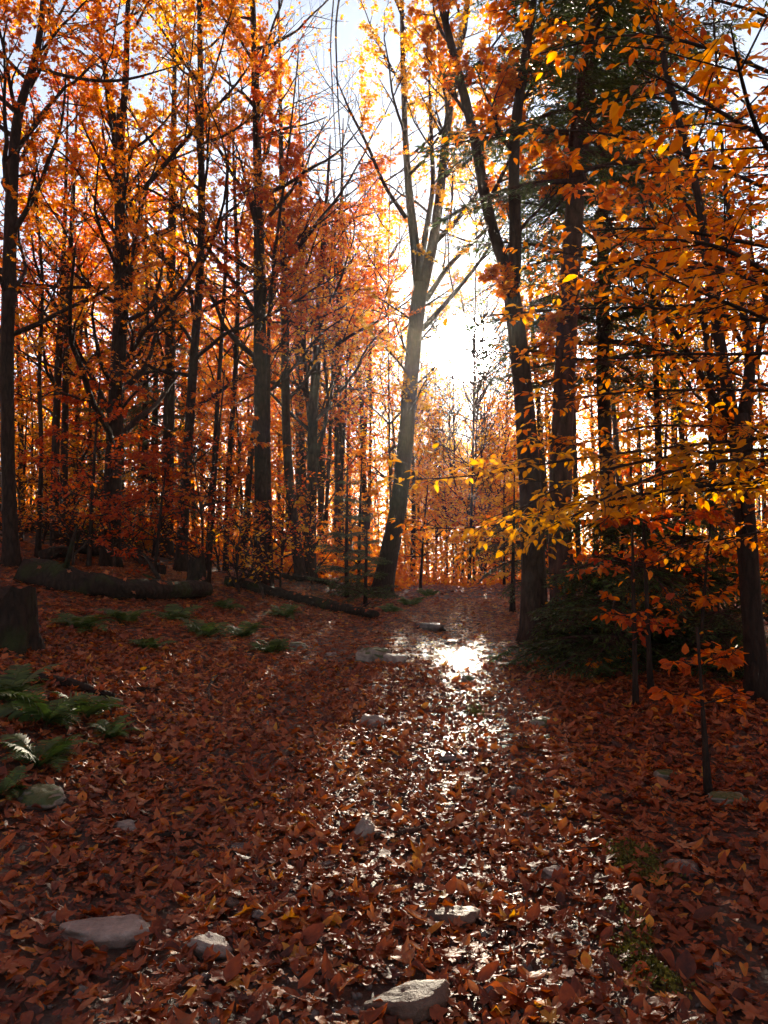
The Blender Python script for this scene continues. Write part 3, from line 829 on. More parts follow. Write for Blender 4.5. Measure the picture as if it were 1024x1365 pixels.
# ---- middle: the big forked tree
tree("maple_tree", "big grey trunk left of the sun, forking high into ascending limbs", [(508, 778, 36), (519, 735, 31), (531, 680, 27), (540, 600, 25), (548, 500, 24), (555, 420, 25), (561, 378, 24)], 19, 0.0, BARK_DARK,
     limbs=[([(559, 385, 19), (553, 325, 16), (545, 255, 13), (540, 180, 10), (537, 70, 8), (535, -40, 6)], 3, 13, 0.8), ([(563, 385, 20), (577, 328, 17), (586, 265, 15), (594, 185, 13), (604, 115, 11), (620, 20, 8), (630, -40, 6)], 3, 13, -0.6),
            ([(568, 400, 10), (600, 350, 8), (632, 322, 7), (655, 300, 5)], 1.5, 3, 0.5), ([(562, 440, 9), (600, 398, 7), (630, 362, 6), (652, 332, 4)], 1.0, 3, -0.5), ([(578, 325, 9), (606, 298, 8), (634, 262, 6)], 1.5, 4, 0.4),
            ([(541, 290, 7), (512, 248, 6), (490, 192, 5), (468, 152, 4)], 1.2, 6, 0.5), ([(558, 370, 11), (566, 320, 10), (578, 250, 8), (574, 150, 6)], 2.5, 8, 1.2),
            ([(536, 20, 5), (500, -70, 4), (462, -60, 3.5), (447, 30, 3), (450, 120, 2.5), (455, 215, 1.6)], 0, 2, -0.6), ([(536, 0, 4), (490, -90, 3), (450, -70, 2.5), (440, 60, 2), (448, 200, 1.4)], 0, 2, -0.8)],
     nb=8, blen=2.9, h0=0.55, fam='g', tint=(0.36, 0.3), per=16, size=(0.045, 0.085), kids=6, bare=0.1, sides=14)

# ---- right side: large evergreens and the forked tree between them
tree("maple_tree", "dark trunk right of the sun that forks into two tall leaders", [(714, 862, 44), (711, 760, 40), (707, 640, 35), (698, 520, 31), (688, 430, 29), (680, 372, 26)], 10.2, 0.0, BARK,
     limbs=[([(682, 378, 22), (668, 340, 19), (654, 300, 17), (645, 255, 17), (636, 200, 16), (625, 150, 15), (601, 60, 13), (580, -30, 10)], 2.5, 9, 0.6), ([(684, 378, 22), (688, 320, 19), (685, 250, 17), (684, 180, 17), (699, 90, 14), (714, -20, 11)], 2.5, 9, -0.4),
            ([(652, 268, 8), (672, 230, 6), (690, 190, 4)], 0.8, 3, 0.2), ([(672, 340, 7), (690, 300, 6), (720, 280, 4)], 0.7, 3, 0.3)],
     nb=3, blen=1.3, h0=0.8, fam='o', tint=(0.5, 0.2), per=8, kids=6, size=(0.06, 0.1), bare=0.1, sides=14)

def bough_mesh(seed, L):
    """An evergreen bough along +x, drooping, with flat sprays of short needles."""
    r = np.random.default_rng(seed)
    mb = MB()
    n = 9; t = np.linspace(0, 1, n)
    pts = np.stack([t * L, 0.05 * L * np.sin(t * 3 + seed), 0.10 * L * t - 0.30 * L * t ** 2], 1)
    tube(mb, pts, np.linspace(0.018 * L, 0.003, n), 5)
    for i in range(34):
        s = 0.12 + 0.88 * (i + r.random()) / 34
        f = s * (n - 1); j = min(int(f), n - 2); q = pts[j] + (pts[j + 1] - pts[j]) * (f - j)
        sg = 1 if i % 2 else -1
        ln = L * (0.40 * (1 - s) + 0.11) * r.uniform(0.7, 1.2)
        d = norm(np.array([0.75, sg * 0.85, -0.18 + r.normal() * 0.15]))
        e = q + d * ln + np.array([0, 0, -0.10 * ln])
        m = q + d * ln * 0.5
        tube(mb, np.array([q, m, e]), np.array([0.004, 0.003, 0.0015]), 3)
        k = max(4, int(ln / 0.016))
        u = r.uniform(0.08, 1.0, k)[:, None]; pos = q + (e - q) * u
        sd = norm(np.cross(d, [0, 0, 1.0])) * np.where(np.arange(k) % 2, 1, -1)[:, None]
        dd = norm(d * 0.7 + sd * 0.8 + r.normal(size=(k, 3)) * 0.22 + [0, 0, -0.15])
        nn = norm(np.array([0, 0, 1.0]) + r.normal(size=(k, 3)) * 0.4)
        scatter(mb, (np.array([(0, 0, 0), (0.11, 0.35, 0.02), (0, 1, 0), (-0.11, 0.35, 0.02)], float), KITE[1]), pos, frames(dd, nn), r.uniform(0.05, 0.11, k) * (0.6 + 0.4 * min(L, 1.6) / 1.6), np.clip(r.normal(0.45, 0.22, k), 0, 1), 1)
    return mb.mesh("bough", [BARK_RED, NEEDLE], True)
BOUGHS = [(bough_mesh(50 + i, L), L) for i, L in enumerate((0.6, 0.8, 1.1, 1.4, 1.8, 2.3))]

def conifer(name, label, path, Y, top=2.0, bark=BARK_RED, h0=0.3, nb=50, blen=2.0, taper=0.75, az=None, dead=0.0, cat="evergreen tree", elev=(-12, 12)):
    (pts, rad), L = stem_points(path, Y, top=top)
    base = pts[0].copy(); base[2] += 0.12
    root = thing(name, label, cat, base)
    mb = MB(); tube(mb, pts, rad, 12, rough=0.04, flare=0.6, caps=True); mb.build("trunk", [bark], root, True, base)
    a0 = rng.uniform(0, 6.28)
    for i in range(nb):
        t = h0 + (0.985 - h0) * (i + rng.random()) / nb
        j = min(int(t * (len(pts) - 1)), len(pts) - 2)
        a = a0 + i * 2.4 + rng.normal() * 0.3 if az is None else math.radians(rng.uniform(*az))
        ln = blen * (1 - taper * (t - h0) / (1 - h0)) * rng.uniform(0.7, 1.2)
        tip = pts[j] + np.array([math.cos(a), math.sin(a), 0]) * ln * 0.7
        if not keep_mask(tip, 0.15)[0]: continue
        me, bl = min(BOUGHS, key=lambda b: abs(b[1] - ln) + rng.random() * 0.25)
        o = bpy.data.objects.new("bough", me); COL.objects.link(o); o.parent = root
        o.location = pts[j] - base
        o.rotation_euler = (rng.normal() * 0.2, -math.radians(rng.uniform(*elev)), a)
        o.scale = (ln / bl,) * 3
    return root

conifer("hemlock_tree", "thickest rough trunk on the right, tall evergreen beside the forked one", [(757, 870, 46), (748, 760, 41), (746, 680, 38), (750, 560, 35), (757, 400, 34), (768, 250, 30), (785, 100, 26), (797, -20, 22)], 10.0, 5, BARK_RED, h0=0.45, nb=80, blen=1.9, taper=0.35)
conifer("hemlock_tree", "darker evergreen with drooping boughs behind and right of the thickest trunk", [(820, 800, 28), (812, 680, 24), (807, 590, 22), (803, 500, 21), (805, 400, 20), (803, 300, 19), (816, 100, 17), (836, -20, 14)], 12.5, 4, BARK_DARK, h0=0.28, nb=150, blen=2.3, taper=0.45)
conifer("spruce_tree", "small dark spruce growing left of the big forked trunk", [(462, 768, 7), (462, 720, 6), (463, 660, 4), (463, 640, 2)], 17, 0.3, BARK_DARK, h0=0.05, nb=46, blen=1.0, taper=0.8, elev=(0, 25))
conifer("spruce_tree", "low bushy spruce hugging the foot of the big forked trunk", [(487, 792, 6), (488, 750, 5), (489, 715, 3)], 15.5, 0.2, BARK_DARK, h0=0.05, nb=34, blen=0.85, taper=0.7, elev=(0, 25))
conifer("spruce_tree", "dark evergreen hidden behind the broad dark trunk on the left", [(205, 740, 14), (206, 600, 11), (208, 480, 8), (209, 380, 4)], 21, 1, BARK_DARK, h0=0.1, nb=60, blen=2.3, taper=0.8)
conifer("spruce_tree", "dim evergreen behind the two close stems near the left edge", [(122, 735, 10), (121, 640, 8), (120, 540, 4)], 20, 0.6, BARK_DARK, h0=0.1, nb=44, blen=1.9, taper=0.8)
conifer("hemlock_sapling", "leafy green hemlock sapling in the shade right of the thickest trunk", [(822, 915, 10), (824, 820, 8), (828, 740, 6), (832, 680, 3)], 8.2, 0.3, BARK_DARK, h0=0.08, nb=76, blen=1.35, taper=0.6, elev=(-25, 5))
conifer("hemlock_sapling", "dark hemlock sapling behind the thin leaning stems at right", [(905, 930, 9), (908, 820, 7), (912, 720, 5), (914, 640, 3)], 8.8, 0.4, BARK_DARK, h0=0.08, nb=66, blen=1.35, taper=0.6, elev=(-25, 5))
conifer("hemlock_sapling", "low hemlock sapling under the right edge tree", [(962, 955, 7), (960, 880, 5), (958, 820, 3)], 7.6, 0.2, BARK_DARK, h0=0.08, nb=44, blen=0.95, taper=0.6, elev=(-25, 5))
conifer("hemlock_sapling", "short hemlock sapling at the foot of the thickest trunk", [(793, 890, 7), (792, 820, 5), (791, 765, 3)], 9.2, 0.2, BARK_DARK, h0=0.08, nb=44, blen=1.0, taper=0.6, elev=(-25, 5))
conifer("hemlock_sapling", "small evergreen peeking out left of the forked trunk near the trail end", [(683, 840, 8), (684, 760, 6), (685, 690, 4), (686, 640, 2)], 14, 0.3, BARK_DARK, h0=0.35, nb=34, blen=1.0, taper=0.6, elev=(-20, 5))

# ---- right edge: multi-stemmed beech
tree("beech_tree", "multi-stemmed tree at the right edge with a trunk splitting at sun height", [(1014, 985, 34), (1004, 860, 31), (998, 740, 31), (990, 640, 32), (984, 580, 33), (984, 552, 30)], 6.4, 0.0, BARK_DARK,
     limbs=[([(978, 560, 20), (965, 500, 18), (955, 430, 16), (946, 380, 14), (942, 320, 13), (928, 240, 12), (905, 165, 11), (882, 70, 10), (866, -30, 8)], 1.5, 9, 0.4),
            ([(990, 560, 20), (1000, 512, 18), (1008, 480, 16), (998, 450, 14), (986, 400, 11), (979, 340, 9), (968, 260, 7), (960, 160, 5)], 1.2, 7, 0.8),
            ([(975, 565, 10), (945, 512, 9), (922, 482, 8), (900, 440, 7), (870, 396, 6), (848, 360, 5), (828, 330, 4)], 0.6, 5, -0.5),
            ([(1000, 478, 8), (975, 440, 7), (955, 398, 6), (940, 360, 4)], 0.6, 4, 0.3), ([(1008, 485, 10), (1018, 430, 9), (1030, 340, 7)], 1.0, 3, 0.3)],
     nb=3, blen=1.1, h0=0.6, fam='o', tint=(0.5, 0.2), per=5, size=(0.055, 0.085), kids=4, templates=BEECH_MID, indiv=150, sides=12)
tree("beech_tree", "slim dark trunk just left of and behind the right edge tree", [(952, 860, 15), (950, 700, 13), (950, 560, 12), (946, 470, 11), (936, 400, 9), (900, 330, 6), (880, 300, 5)], 9.5, 1.5, BARK_DARK, nb=12, blen=1.5, h0=0.4, fam='o', tint=(0.55, 0.2), per=5, size=(0.06, 0.09), templates=BEECH_MID, sides=8)
tree("beech_tree", "thin trunk seen between the dark evergreen and the right edge tree", [(880, 760, 14), (879, 640, 12), (876, 540, 10), (872, 430, 8), (860, 300, 6), (846, 180, 5)], 13, 2, BARK_DARK, nb=14, blen=1.9, h0=0.35, fam='g', tint=(0.4, 0.25), per=5, sides=8)

def sapling(label, px, py, Y, hpx, lean=0.0, nb=12, blen=0.9, fam='o', tint=(0.5, 0.2), per=5, size=(0.06, 0.09), indiv=0, w=8, h0=0.25, templates=None, kids=4, az=None, group=None, bare=0.0, elev=(0, 25)):
    path = [(px, py, w), (px + lean * 0.35, py - hpx * 0.4, w * 0.8), (px + lean * 0.6, py - hpx * 0.7, w * 0.6), (px + lean, py - hpx, w * 0.35)]
    return tree("beech_sapling", label, path, Y, 0.3, BARK_DARK, nb=nb, blen=blen, h0=h0, elev=elev, fam=fam, tint=tint, per=per, size=size, kids=kids, templates=templates or BEECH_MID, indiv=indiv, sides=7, cat="sapling", flat=0.85, up=0.0, az=az, soft=0.25, bare=bare, group=group)

sapling("left one of two thin upright stems on the right shoulder of the trail", 848, 972, 6.5, 300, -6, 7, 0.6, 'o', (0.35, 0.2), 2, w=9, h0=0.45, indiv=30)
sapling("right one of two thin stems on the right shoulder, bowed at its foot", 868, 950, 6.9, 330, -14, 8, 0.7, 'r', (0.5, 0.2), 2, w=9, h0=0.45, indiv=40)
sapling("short dark stub of a sapling in shaded leaves at lower right", 946, 1098, 4.5, 190, -12, 4, 0.45, 'o', (0.4, 0.2), 2, w=13, h0=0.6, indiv=20, size=(0.05, 0.08))
sapling("orange-leaved sapling at right with leaves low over the ground", 930, 905, 7.4, 230, 20, 16, 0.9, 'o', (0.55, 0.2), 4, w=7, h0=0.15, indiv=150)
sapling("orange sapling filling the gap behind the right edge trunk", 1010, 860, 9.5, 300, -10, 16, 1.2, 'o', (0.55, 0.2), 5, w=8, h0=0.2)
sapling("gold-leaved sapling glowing behind the dark hemlock saplings", 880, 800, 11.5, 260, 10, 18, 1.3, 'g', (0.35, 0.25), 5, w=8, h0=0.2)
sapling("deep red sapling with flat leafy tiers on the left bank", 205, 772, 14, 170, 20, 18, 1.4, 'r', (0.35, 0.2), 7, w=6, h0=0.2)
sapling("rust-red sapling with tiered branches before the forked left tree", 118, 770, 14, 260, 15, 18, 1.5, 'r', (0.45, 0.25), 6, w=7, h0=0.3)
sapling("gold sapling lit from behind at the left edge", 28, 745, 18, 190, 8, 20, 1.7, 'g', (0.45, 0.25), 7, w=6, h0=0.2)
sapling("yellowish sapling shining between the dark stems on the left bank", 130, 735, 19, 200, 5, 20, 1.6, 'g', (0.5, 0.25), 6, w=6, h0=0.2)
sapling("orange sapling before the slim and thick trunks of the left bank", 278, 765, 14.5, 250, 20, 18, 1.3, 'o', (0.4, 0.25), 6, w=7, h0=0.3)
sapling("brownish-orange sapling behind the thick middle trunk", 325, 745, 19, 210, -10, 18, 1.6, 'o', (0.45, 0.25), 6, w=6, h0=0.25)
sapling("small gold sapling at the foot of the left-leaning brown trunk", 375, 745, 19, 90, 4, 12, 1.0, 'g', (0.6, 0.2), 6, w=4, h0=0.2)
sapling("bright orange sapling between the small spruce and bright sky", 478, 745, 20, 140, 5, 14, 1.3, 'o', (0.65, 0.2), 6, w=5, h0=0.25)
sapling("orange sapling right behind the big forked trunk", 560, 775, 21, 120, 10, 12, 1.1, 'o', (0.6, 0.2), 5, w=5, h0=0.3)
sapling("glowing gold sapling at the far end of the trail", 672, 795, 23, 150, 0, 22, 1.3, 'g', (0.7, 0.2), 7, w=5, h0=0.1)

# ---- the near overhanging beech, trunk just outside on the right
def near_beech():
    Y0 = 4.4
    X0 = 3.05
    base = np.array([X0, Y0, float(gz(X0, Y0))])
    root = thing("beech_tree", "near beech whose leafy boughs reach in from the right over the trail", "tree", base)
    z = np.array([-0.12, 0.8, 2.0, 3.4, 5.0, 7.0]) + base[2]
    pts, rad = resample(np.stack([X0 + np.array([0, 0.02, -0.03, 0.05, 0.0, 0.1]), np.full(6, Y0), z], 1), [0.10, 0.085, 0.075, 0.06, 0.045, 0.02], 22)
    mb = MB(); tube(mb, pts, rad, 12, rough=0.03, flare=0.5, caps=True); mb.build("trunk", [BARK], root, True, base)
    paths = [  # (px, py, depth) of each bough, from the trunk outwards
        [(1210, 650, 4.4), (1000, 640, 4.3), (880, 655, 4.2), (800, 668, 4.1), (740, 680, 4.0), (690, 690, 3.9)],
        [(1210, 560, 4.4), (1000, 585, 4.6), (860, 600, 4.7), (740, 615, 4.7), (640, 635, 4.7), (540, 640, 4.6)],
        [(1210, 630, 4.4), (960, 610, 4.2), (850, 640, 4.0), (790, 672, 3.9), (755, 695, 3.8)],
        [(1210, 600, 4.4), (940, 600, 4.5), (800, 625, 4.4), (710, 665, 4.3), (655, 705, 4.2)],
        [(1210, 640, 4.4), (980, 650, 4.6), (860, 660, 4.7), (780, 690, 4.7), (700, 705, 4.6)],
        [(1210, 520, 4.4), (1010, 520, 4.7), (860, 520, 5.0), (760, 530, 5.1), (690, 540, 5.2)],
        [(1210, 440, 4.4), (1020, 430, 4.5), (900, 410, 4.6), (800, 410, 4.8), (700, 415, 4.9), (620, 425, 5.0)],
        [(1210, 380, 4.4), (1030, 330, 4.1), (930, 310, 3.9), (850, 300, 3.8), (770, 310, 3.8)],
        [(1210, 330, 4.4), (1040, 260, 4.2), (930, 210, 4.1), (830, 180, 4.2), (740, 170, 4.4), (650, 185, 4.5)],
        [(1210, 260, 4.4), (1050, 200, 3.6), (960, 150, 3.2), (900, 110, 3.0), (850, 90, 2.9)],
        [(1210, 220, 4.4), (1060, 110, 4.0), (940, 60, 4.0), (850, 40, 4.2), (760, 60, 4.5), (690, 80, 4.7)],
        [(1210, 300, 4.4), (1070, 240, 2.9), (1010, 190, 2.4), (985, 110, 2.2), (975, 40, 2.1)],
        [(1210, 480, 4.4), (1050, 380, 3.4), (970, 330, 2.9), (910, 310, 2.8), (860, 320, 2.8)],
        [(1210, 600, 4.4), (1040, 520, 5.2), (930, 480, 5.8), (830, 455, 6.0), (760, 460, 6.2)],
        [(1210, 700, 4.4), (1060, 700, 5.0), (960, 720, 5.6), (890, 730, 5.8)],
        [(1210, 420, 4.4), (1020, 370, 5.0), (880, 350, 5.4), (770, 340, 5.6), (690, 330, 5.8)],
        [(1210, 160, 4.4), (1030, 20, 4.6), (880, -20, 4.9), (740, -10, 5.2), (650, 20, 5.4)],
    ]
    tw_red, tw_gold = [], []
    more = []
    for path in (paths[1], paths[6], paths[7], paths[12], paths[13], paths[15], paths[5]):
        more.append([path[0]] + [(a, b + 45 + rng.uniform(-15, 30), c + rng.uniform(0.3, 1.2)) for a, b, c in path[1:]])
    for path in paths + more:
        tw = tw_gold if any(path is p_ for p_ in paths[:5]) else tw_red
        q = [P(*a) for a in path]
        q[0] = np.array([X0, Y0, q[0][2]])
        L = sum(np.linalg.norm(q[i + 1] - q[i]) for i in range(len(q) - 1))
        n = int(L / 0.12)
        bp, br = resample(q, np.linspace(0.013, 0.0025, len(q)), n, 3)
        mb = MB(); tube(mb, bp, br, 6)
        k = int(L / 0.125)
        for i in range(k):
            t = 0.28 + 0.72 * (i + rng.random()) / k; j = min(int(t * (n - 1)), n - 2)
            tang = norm(bp[j + 1] - bp[j]); side = np.cross(tang, [0, 0, 1]) * (1 if i % 2 else -1)
            d = norm(tang * 0.8 + side * 0.9 + np.array([0, 0, rng.normal() * 0.25 - 0.05]))
            ln = rng.uniform(0.22, 0.55)
            e = bp[j] + d * ln + np.array([0, 0, -0.05 * ln]); m = bp[j] + d * ln * 0.5 + rng.normal(size=3) * 0.012
            tube(mb, np.array([bp[j], m, e]), np.array([0.0035, 0.0025, 0.0014]), 4)
            tw += [(bp[j], m), (m, e)]
        mb.build("branch", [BARK_DARK], root, True, base)
    put_leaves(root, base, tw_gold, 6, (0.040, 0.070), 'g', (0.35, 0.2), BEECH_NEAR, 110, soft=0.8, droop=0.2, tilt=0.35)
    put_leaves(root, base, tw_red, 5, (0.036, 0.068), 'o', (0.66, 0.24), BEECH_NEAR, 190, soft=0.5, droop=0.22, tilt=0.36)
near_beech()

# ---- thinner trees behind
def far_tree(px, Y, group, label, fam, tint, n_leaf, w=None, hgt=None, name="forest_tree", spread=1.0, h0=0.3, twiggy=False, size=(0.09, 0.15)):
    x = (px - CX) / F_PX * Y
    base = np.array([x, Y, float(gz(x, Y))])
    h = hgt or rng.uniform(8, 12.5)
    root = thing(name, label, "tree", base, group)
    n = 18; t = np.linspace(0, 1, n)
    ph = rng.uniform(0, 6.28, 2); le = rng.normal(size=2) * 0.035 * h
    pts = base + np.stack([le[0] * t + 0.12 * np.sin(3 * t + ph[0]), le[1] * t + 0.12 * np.sin(2.5 * t + ph[1]), t * h - 0.1], 1)
    r0 = w or rng.uniform(0.06, 0.14)
    mb = MB(); tube(mb, pts, r0 * (1 - 0.85 * t) + 0.006, 8, rough=0.03, flare=0.4)
    tw = []
    for i in range(int(rng.integers(13, 20)) + (14 if twiggy else 0)):
        s = h0 + (0.97 - h0) * rng.random(); j = min(int(s * (n - 1)), n - 2)
        a = rng.uniform(0, 6.28); e = math.radians(rng.uniform(15, 60))
        d = np.array([math.cos(a) * math.cos(e), math.sin(a) * math.cos(e), math.sin(e)])
        grow(mb, pts[j], d, (2.8 - 1.6 * s) * rng.uniform(0.6, 1.2) * spread, 0.026 if twiggy else 0.022, 0, 2 if twiggy else 1, tw, 0.06, 0.25 if twiggy else 0.4, 6, 0.8, (4, 3, 3))
    mb.build("trunk", [BARK if rng.random() < 0.5 else BARK_DARK], root, True, base)
    if n_leaf:
        per = max(1, int(round(n_leaf / max(1, len(tw)))))
        res = leaves_on(tw, per, size, 0.3, 0.6, 0.35 if size[1] > 0.1 else 0.12)
        pos, R, sc = res; k = keep_mask(pos, 0.07); pos, R, sc = pos[k], R[k], sc[k]
        m = MB(); scatter(m, KITE, pos, R, sc, np.clip(rng.normal(tint[0], tint[1], len(pos)), 0, 1)); m.build("crown", [LEAF_OF[fam]], root, True, base, "stuff")

LANDMARKS = [(10, "the kinked trunk at the left edge"), (80, "the two close dark stems"), (158, "the three-stemmed left tree"), (225, "the broad dark bank trunk"), (256, "the slim golden-leaved trunk"),
    (347, "the thick middle bank trunk"), (383, "the left-leaning brown trunk"), (417, "the curved-branch trunk"), (452, "the pale brown trunk"), (530, "the big forked trunk"),
    (620, "the trail's vanishing point"), (705, "the dark forked trunk"), (750, "the thickest rough trunk"), (808, "the drooping evergreen"), (877, "the thin gold tree"), (950, "the slim right-edge trunk"), (995, "the many-stemmed right-edge tree")]
COUNT = {}
ORD = ["", "second ", "third ", "fourth ", "fifth ", "sixth ", "seventh ", "eighth ", "ninth ", "tenth ", "eleventh ", "twelfth ", "thirteenth ", "fourteenth "]
def far_label(px, fam, r, where):
    lx, nm = min(LANDMARKS, key=lambda l: abs(l[0] - px))
    side = "left" if px < lx else "right"
    col = {'o': "orange-leaved", 'r': "red-leaved", 'g': "gold-leaved", 'b': "nearly bare"}[fam]
    thick = "very thin" if r < 0.08 else ("thin" if r < 0.105 else "stouter")
    key = (col, thick, side, nm); COUNT[key] = COUNT.get(key, 0) + 1
    return f"{ORD[min(COUNT[key] - 1, 13)]}{thick} {col} tree {where} just {side} of {nm}"
for i in range(40):
    px = -10 + 500 * (i + rng.random()) / 40; Y = rng.uniform(21, 40)
    w = rng.uniform(0.06, 0.13); fam = 'oogr'[i % 4]
    far_tree(px, Y, "slender trees crowded behind the left bank", far_label(px, fam, w, "behind"), fam, (0.5, 0.25), 2300 if px < 380 else 1500, w, spread=1.35, h0=0.2)
for i in range(22):
    px = 545 + 125 * (i + rng.random()) / 22; Y = rng.uniform(25, 52)
    gapw = 556 < px < 690
    if gapw and i % 2: continue
    w = rng.uniform(0.03, 0.045) if gapw else rng.uniform(0.06, 0.13); fam = 'og'[i % 2]
    far_tree(px, Y, "slim trees down the trail below the sun", far_label(px, fam, w, "far off"), fam, (0.6, 0.25), 900, w, h0=0.22, spread=1.2)
for i in range(22):
    px = 690 + 350 * (i + rng.random()) / 22; Y = rng.uniform(16, 36)
    w = rng.uniform(0.06, 0.13); fam = 'oogr'[i % 4]
    far_tree(px, Y, "thin trees behind the evergreens on the right", far_label(px, fam, w, "behind"), fam, (0.55, 0.25), 1300, w)

for i in range(9):
    px = 375 + 125 * (i + rng.random()) / 9; Y = rng.uniform(23, 31)
    w = rng.uniform(0.06, 0.12); fam = 'rog'[i % 3]
    far_tree(px, Y, "trees with red and orange tops under the open gap of sky", far_label(px, fam, w, "low"), fam, (0.5, 0.25), 2600, w, hgt=(692 - rng.uniform(190, 330)) / F_PX * Y + 1.5, spread=1.7, h0=0.3)
for i in range(34):
    px = 556 + 150 * (i + rng.random()) / 34; Y = rng.uniform(27, 48)
    fam = 'go'[i % 2]; w = rng.uniform(0.02, 0.035)
    far_tree(px, Y, "leafy young trees at the end of the trail", far_label(px, fam, w, "low"), fam, (0.65, 0.25), 1900, w, hgt=(692 - rng.uniform(535, 640)) / F_PX * Y + 3.0, spread=1.1, h0=0.08)
for i in range(16):
    px = -10 + 480 * (i + rng.random()) / 16; Y = rng.uniform(20, 34)
    fam = 'ogor'[i % 4]; w = rng.uniform(0.025, 0.05)
    far_tree(px, Y, "leafy young trees under the bank's tall trees", far_label(px, fam, w, "bushy"), fam, (0.55, 0.25), 1500, w, hgt=rng.uniform(4, 7), spread=1.2, h0=0.08)

for i in range(12):
    px = 500 + 195 * (i + rng.random()) / 12; Y = rng.uniform(22, 36)
    w = rng.uniform(0.03, 0.045)
    far_tree(px, Y, "nearly bare twiggy trees about the sun", far_label(px, 'b', w, "twiggy"), 'o', (0.6, 0.25), 480, w, hgt=rng.uniform(9, 14), spread=1.5, h0=0.25, twiggy=True)

for i in range(18):
    px = -15 + 480 * (i + rng.random()) / 18; Y = rng.uniform(13.5, 19) if px < 400 else rng.uniform(18, 21)
    fam = 'ogro'[i % 4]; w = rng.uniform(0.012, 0.022)
    far_tree(px, Y, "knee to head high brush on the left bank", far_label(px, fam, 0.03, "brushy"), fam, (0.45, 0.25), 420, w, hgt=rng.uniform(1.1, 2.6), spread=0.38, h0=0.1, size=(0.05, 0.085), name="brush_sapling")
for i in range(9):
    px = 770 + 270 * (i + rng.random()) / 9; Y = rng.uniform(8.5, 12)
    fam = 'ogr'[i % 3]; w = rng.uniform(0.008, 0.014)
    far_tree(px, Y, "low brush under the right edge trees", far_label(px, fam, 0.03, "brushy"), fam, (0.5, 0.25), 300, w, hgt=rng.uniform(0.9, 2.0), spread=0.3, h0=0.1, size=(0.045, 0.075), name="brush_sapling")

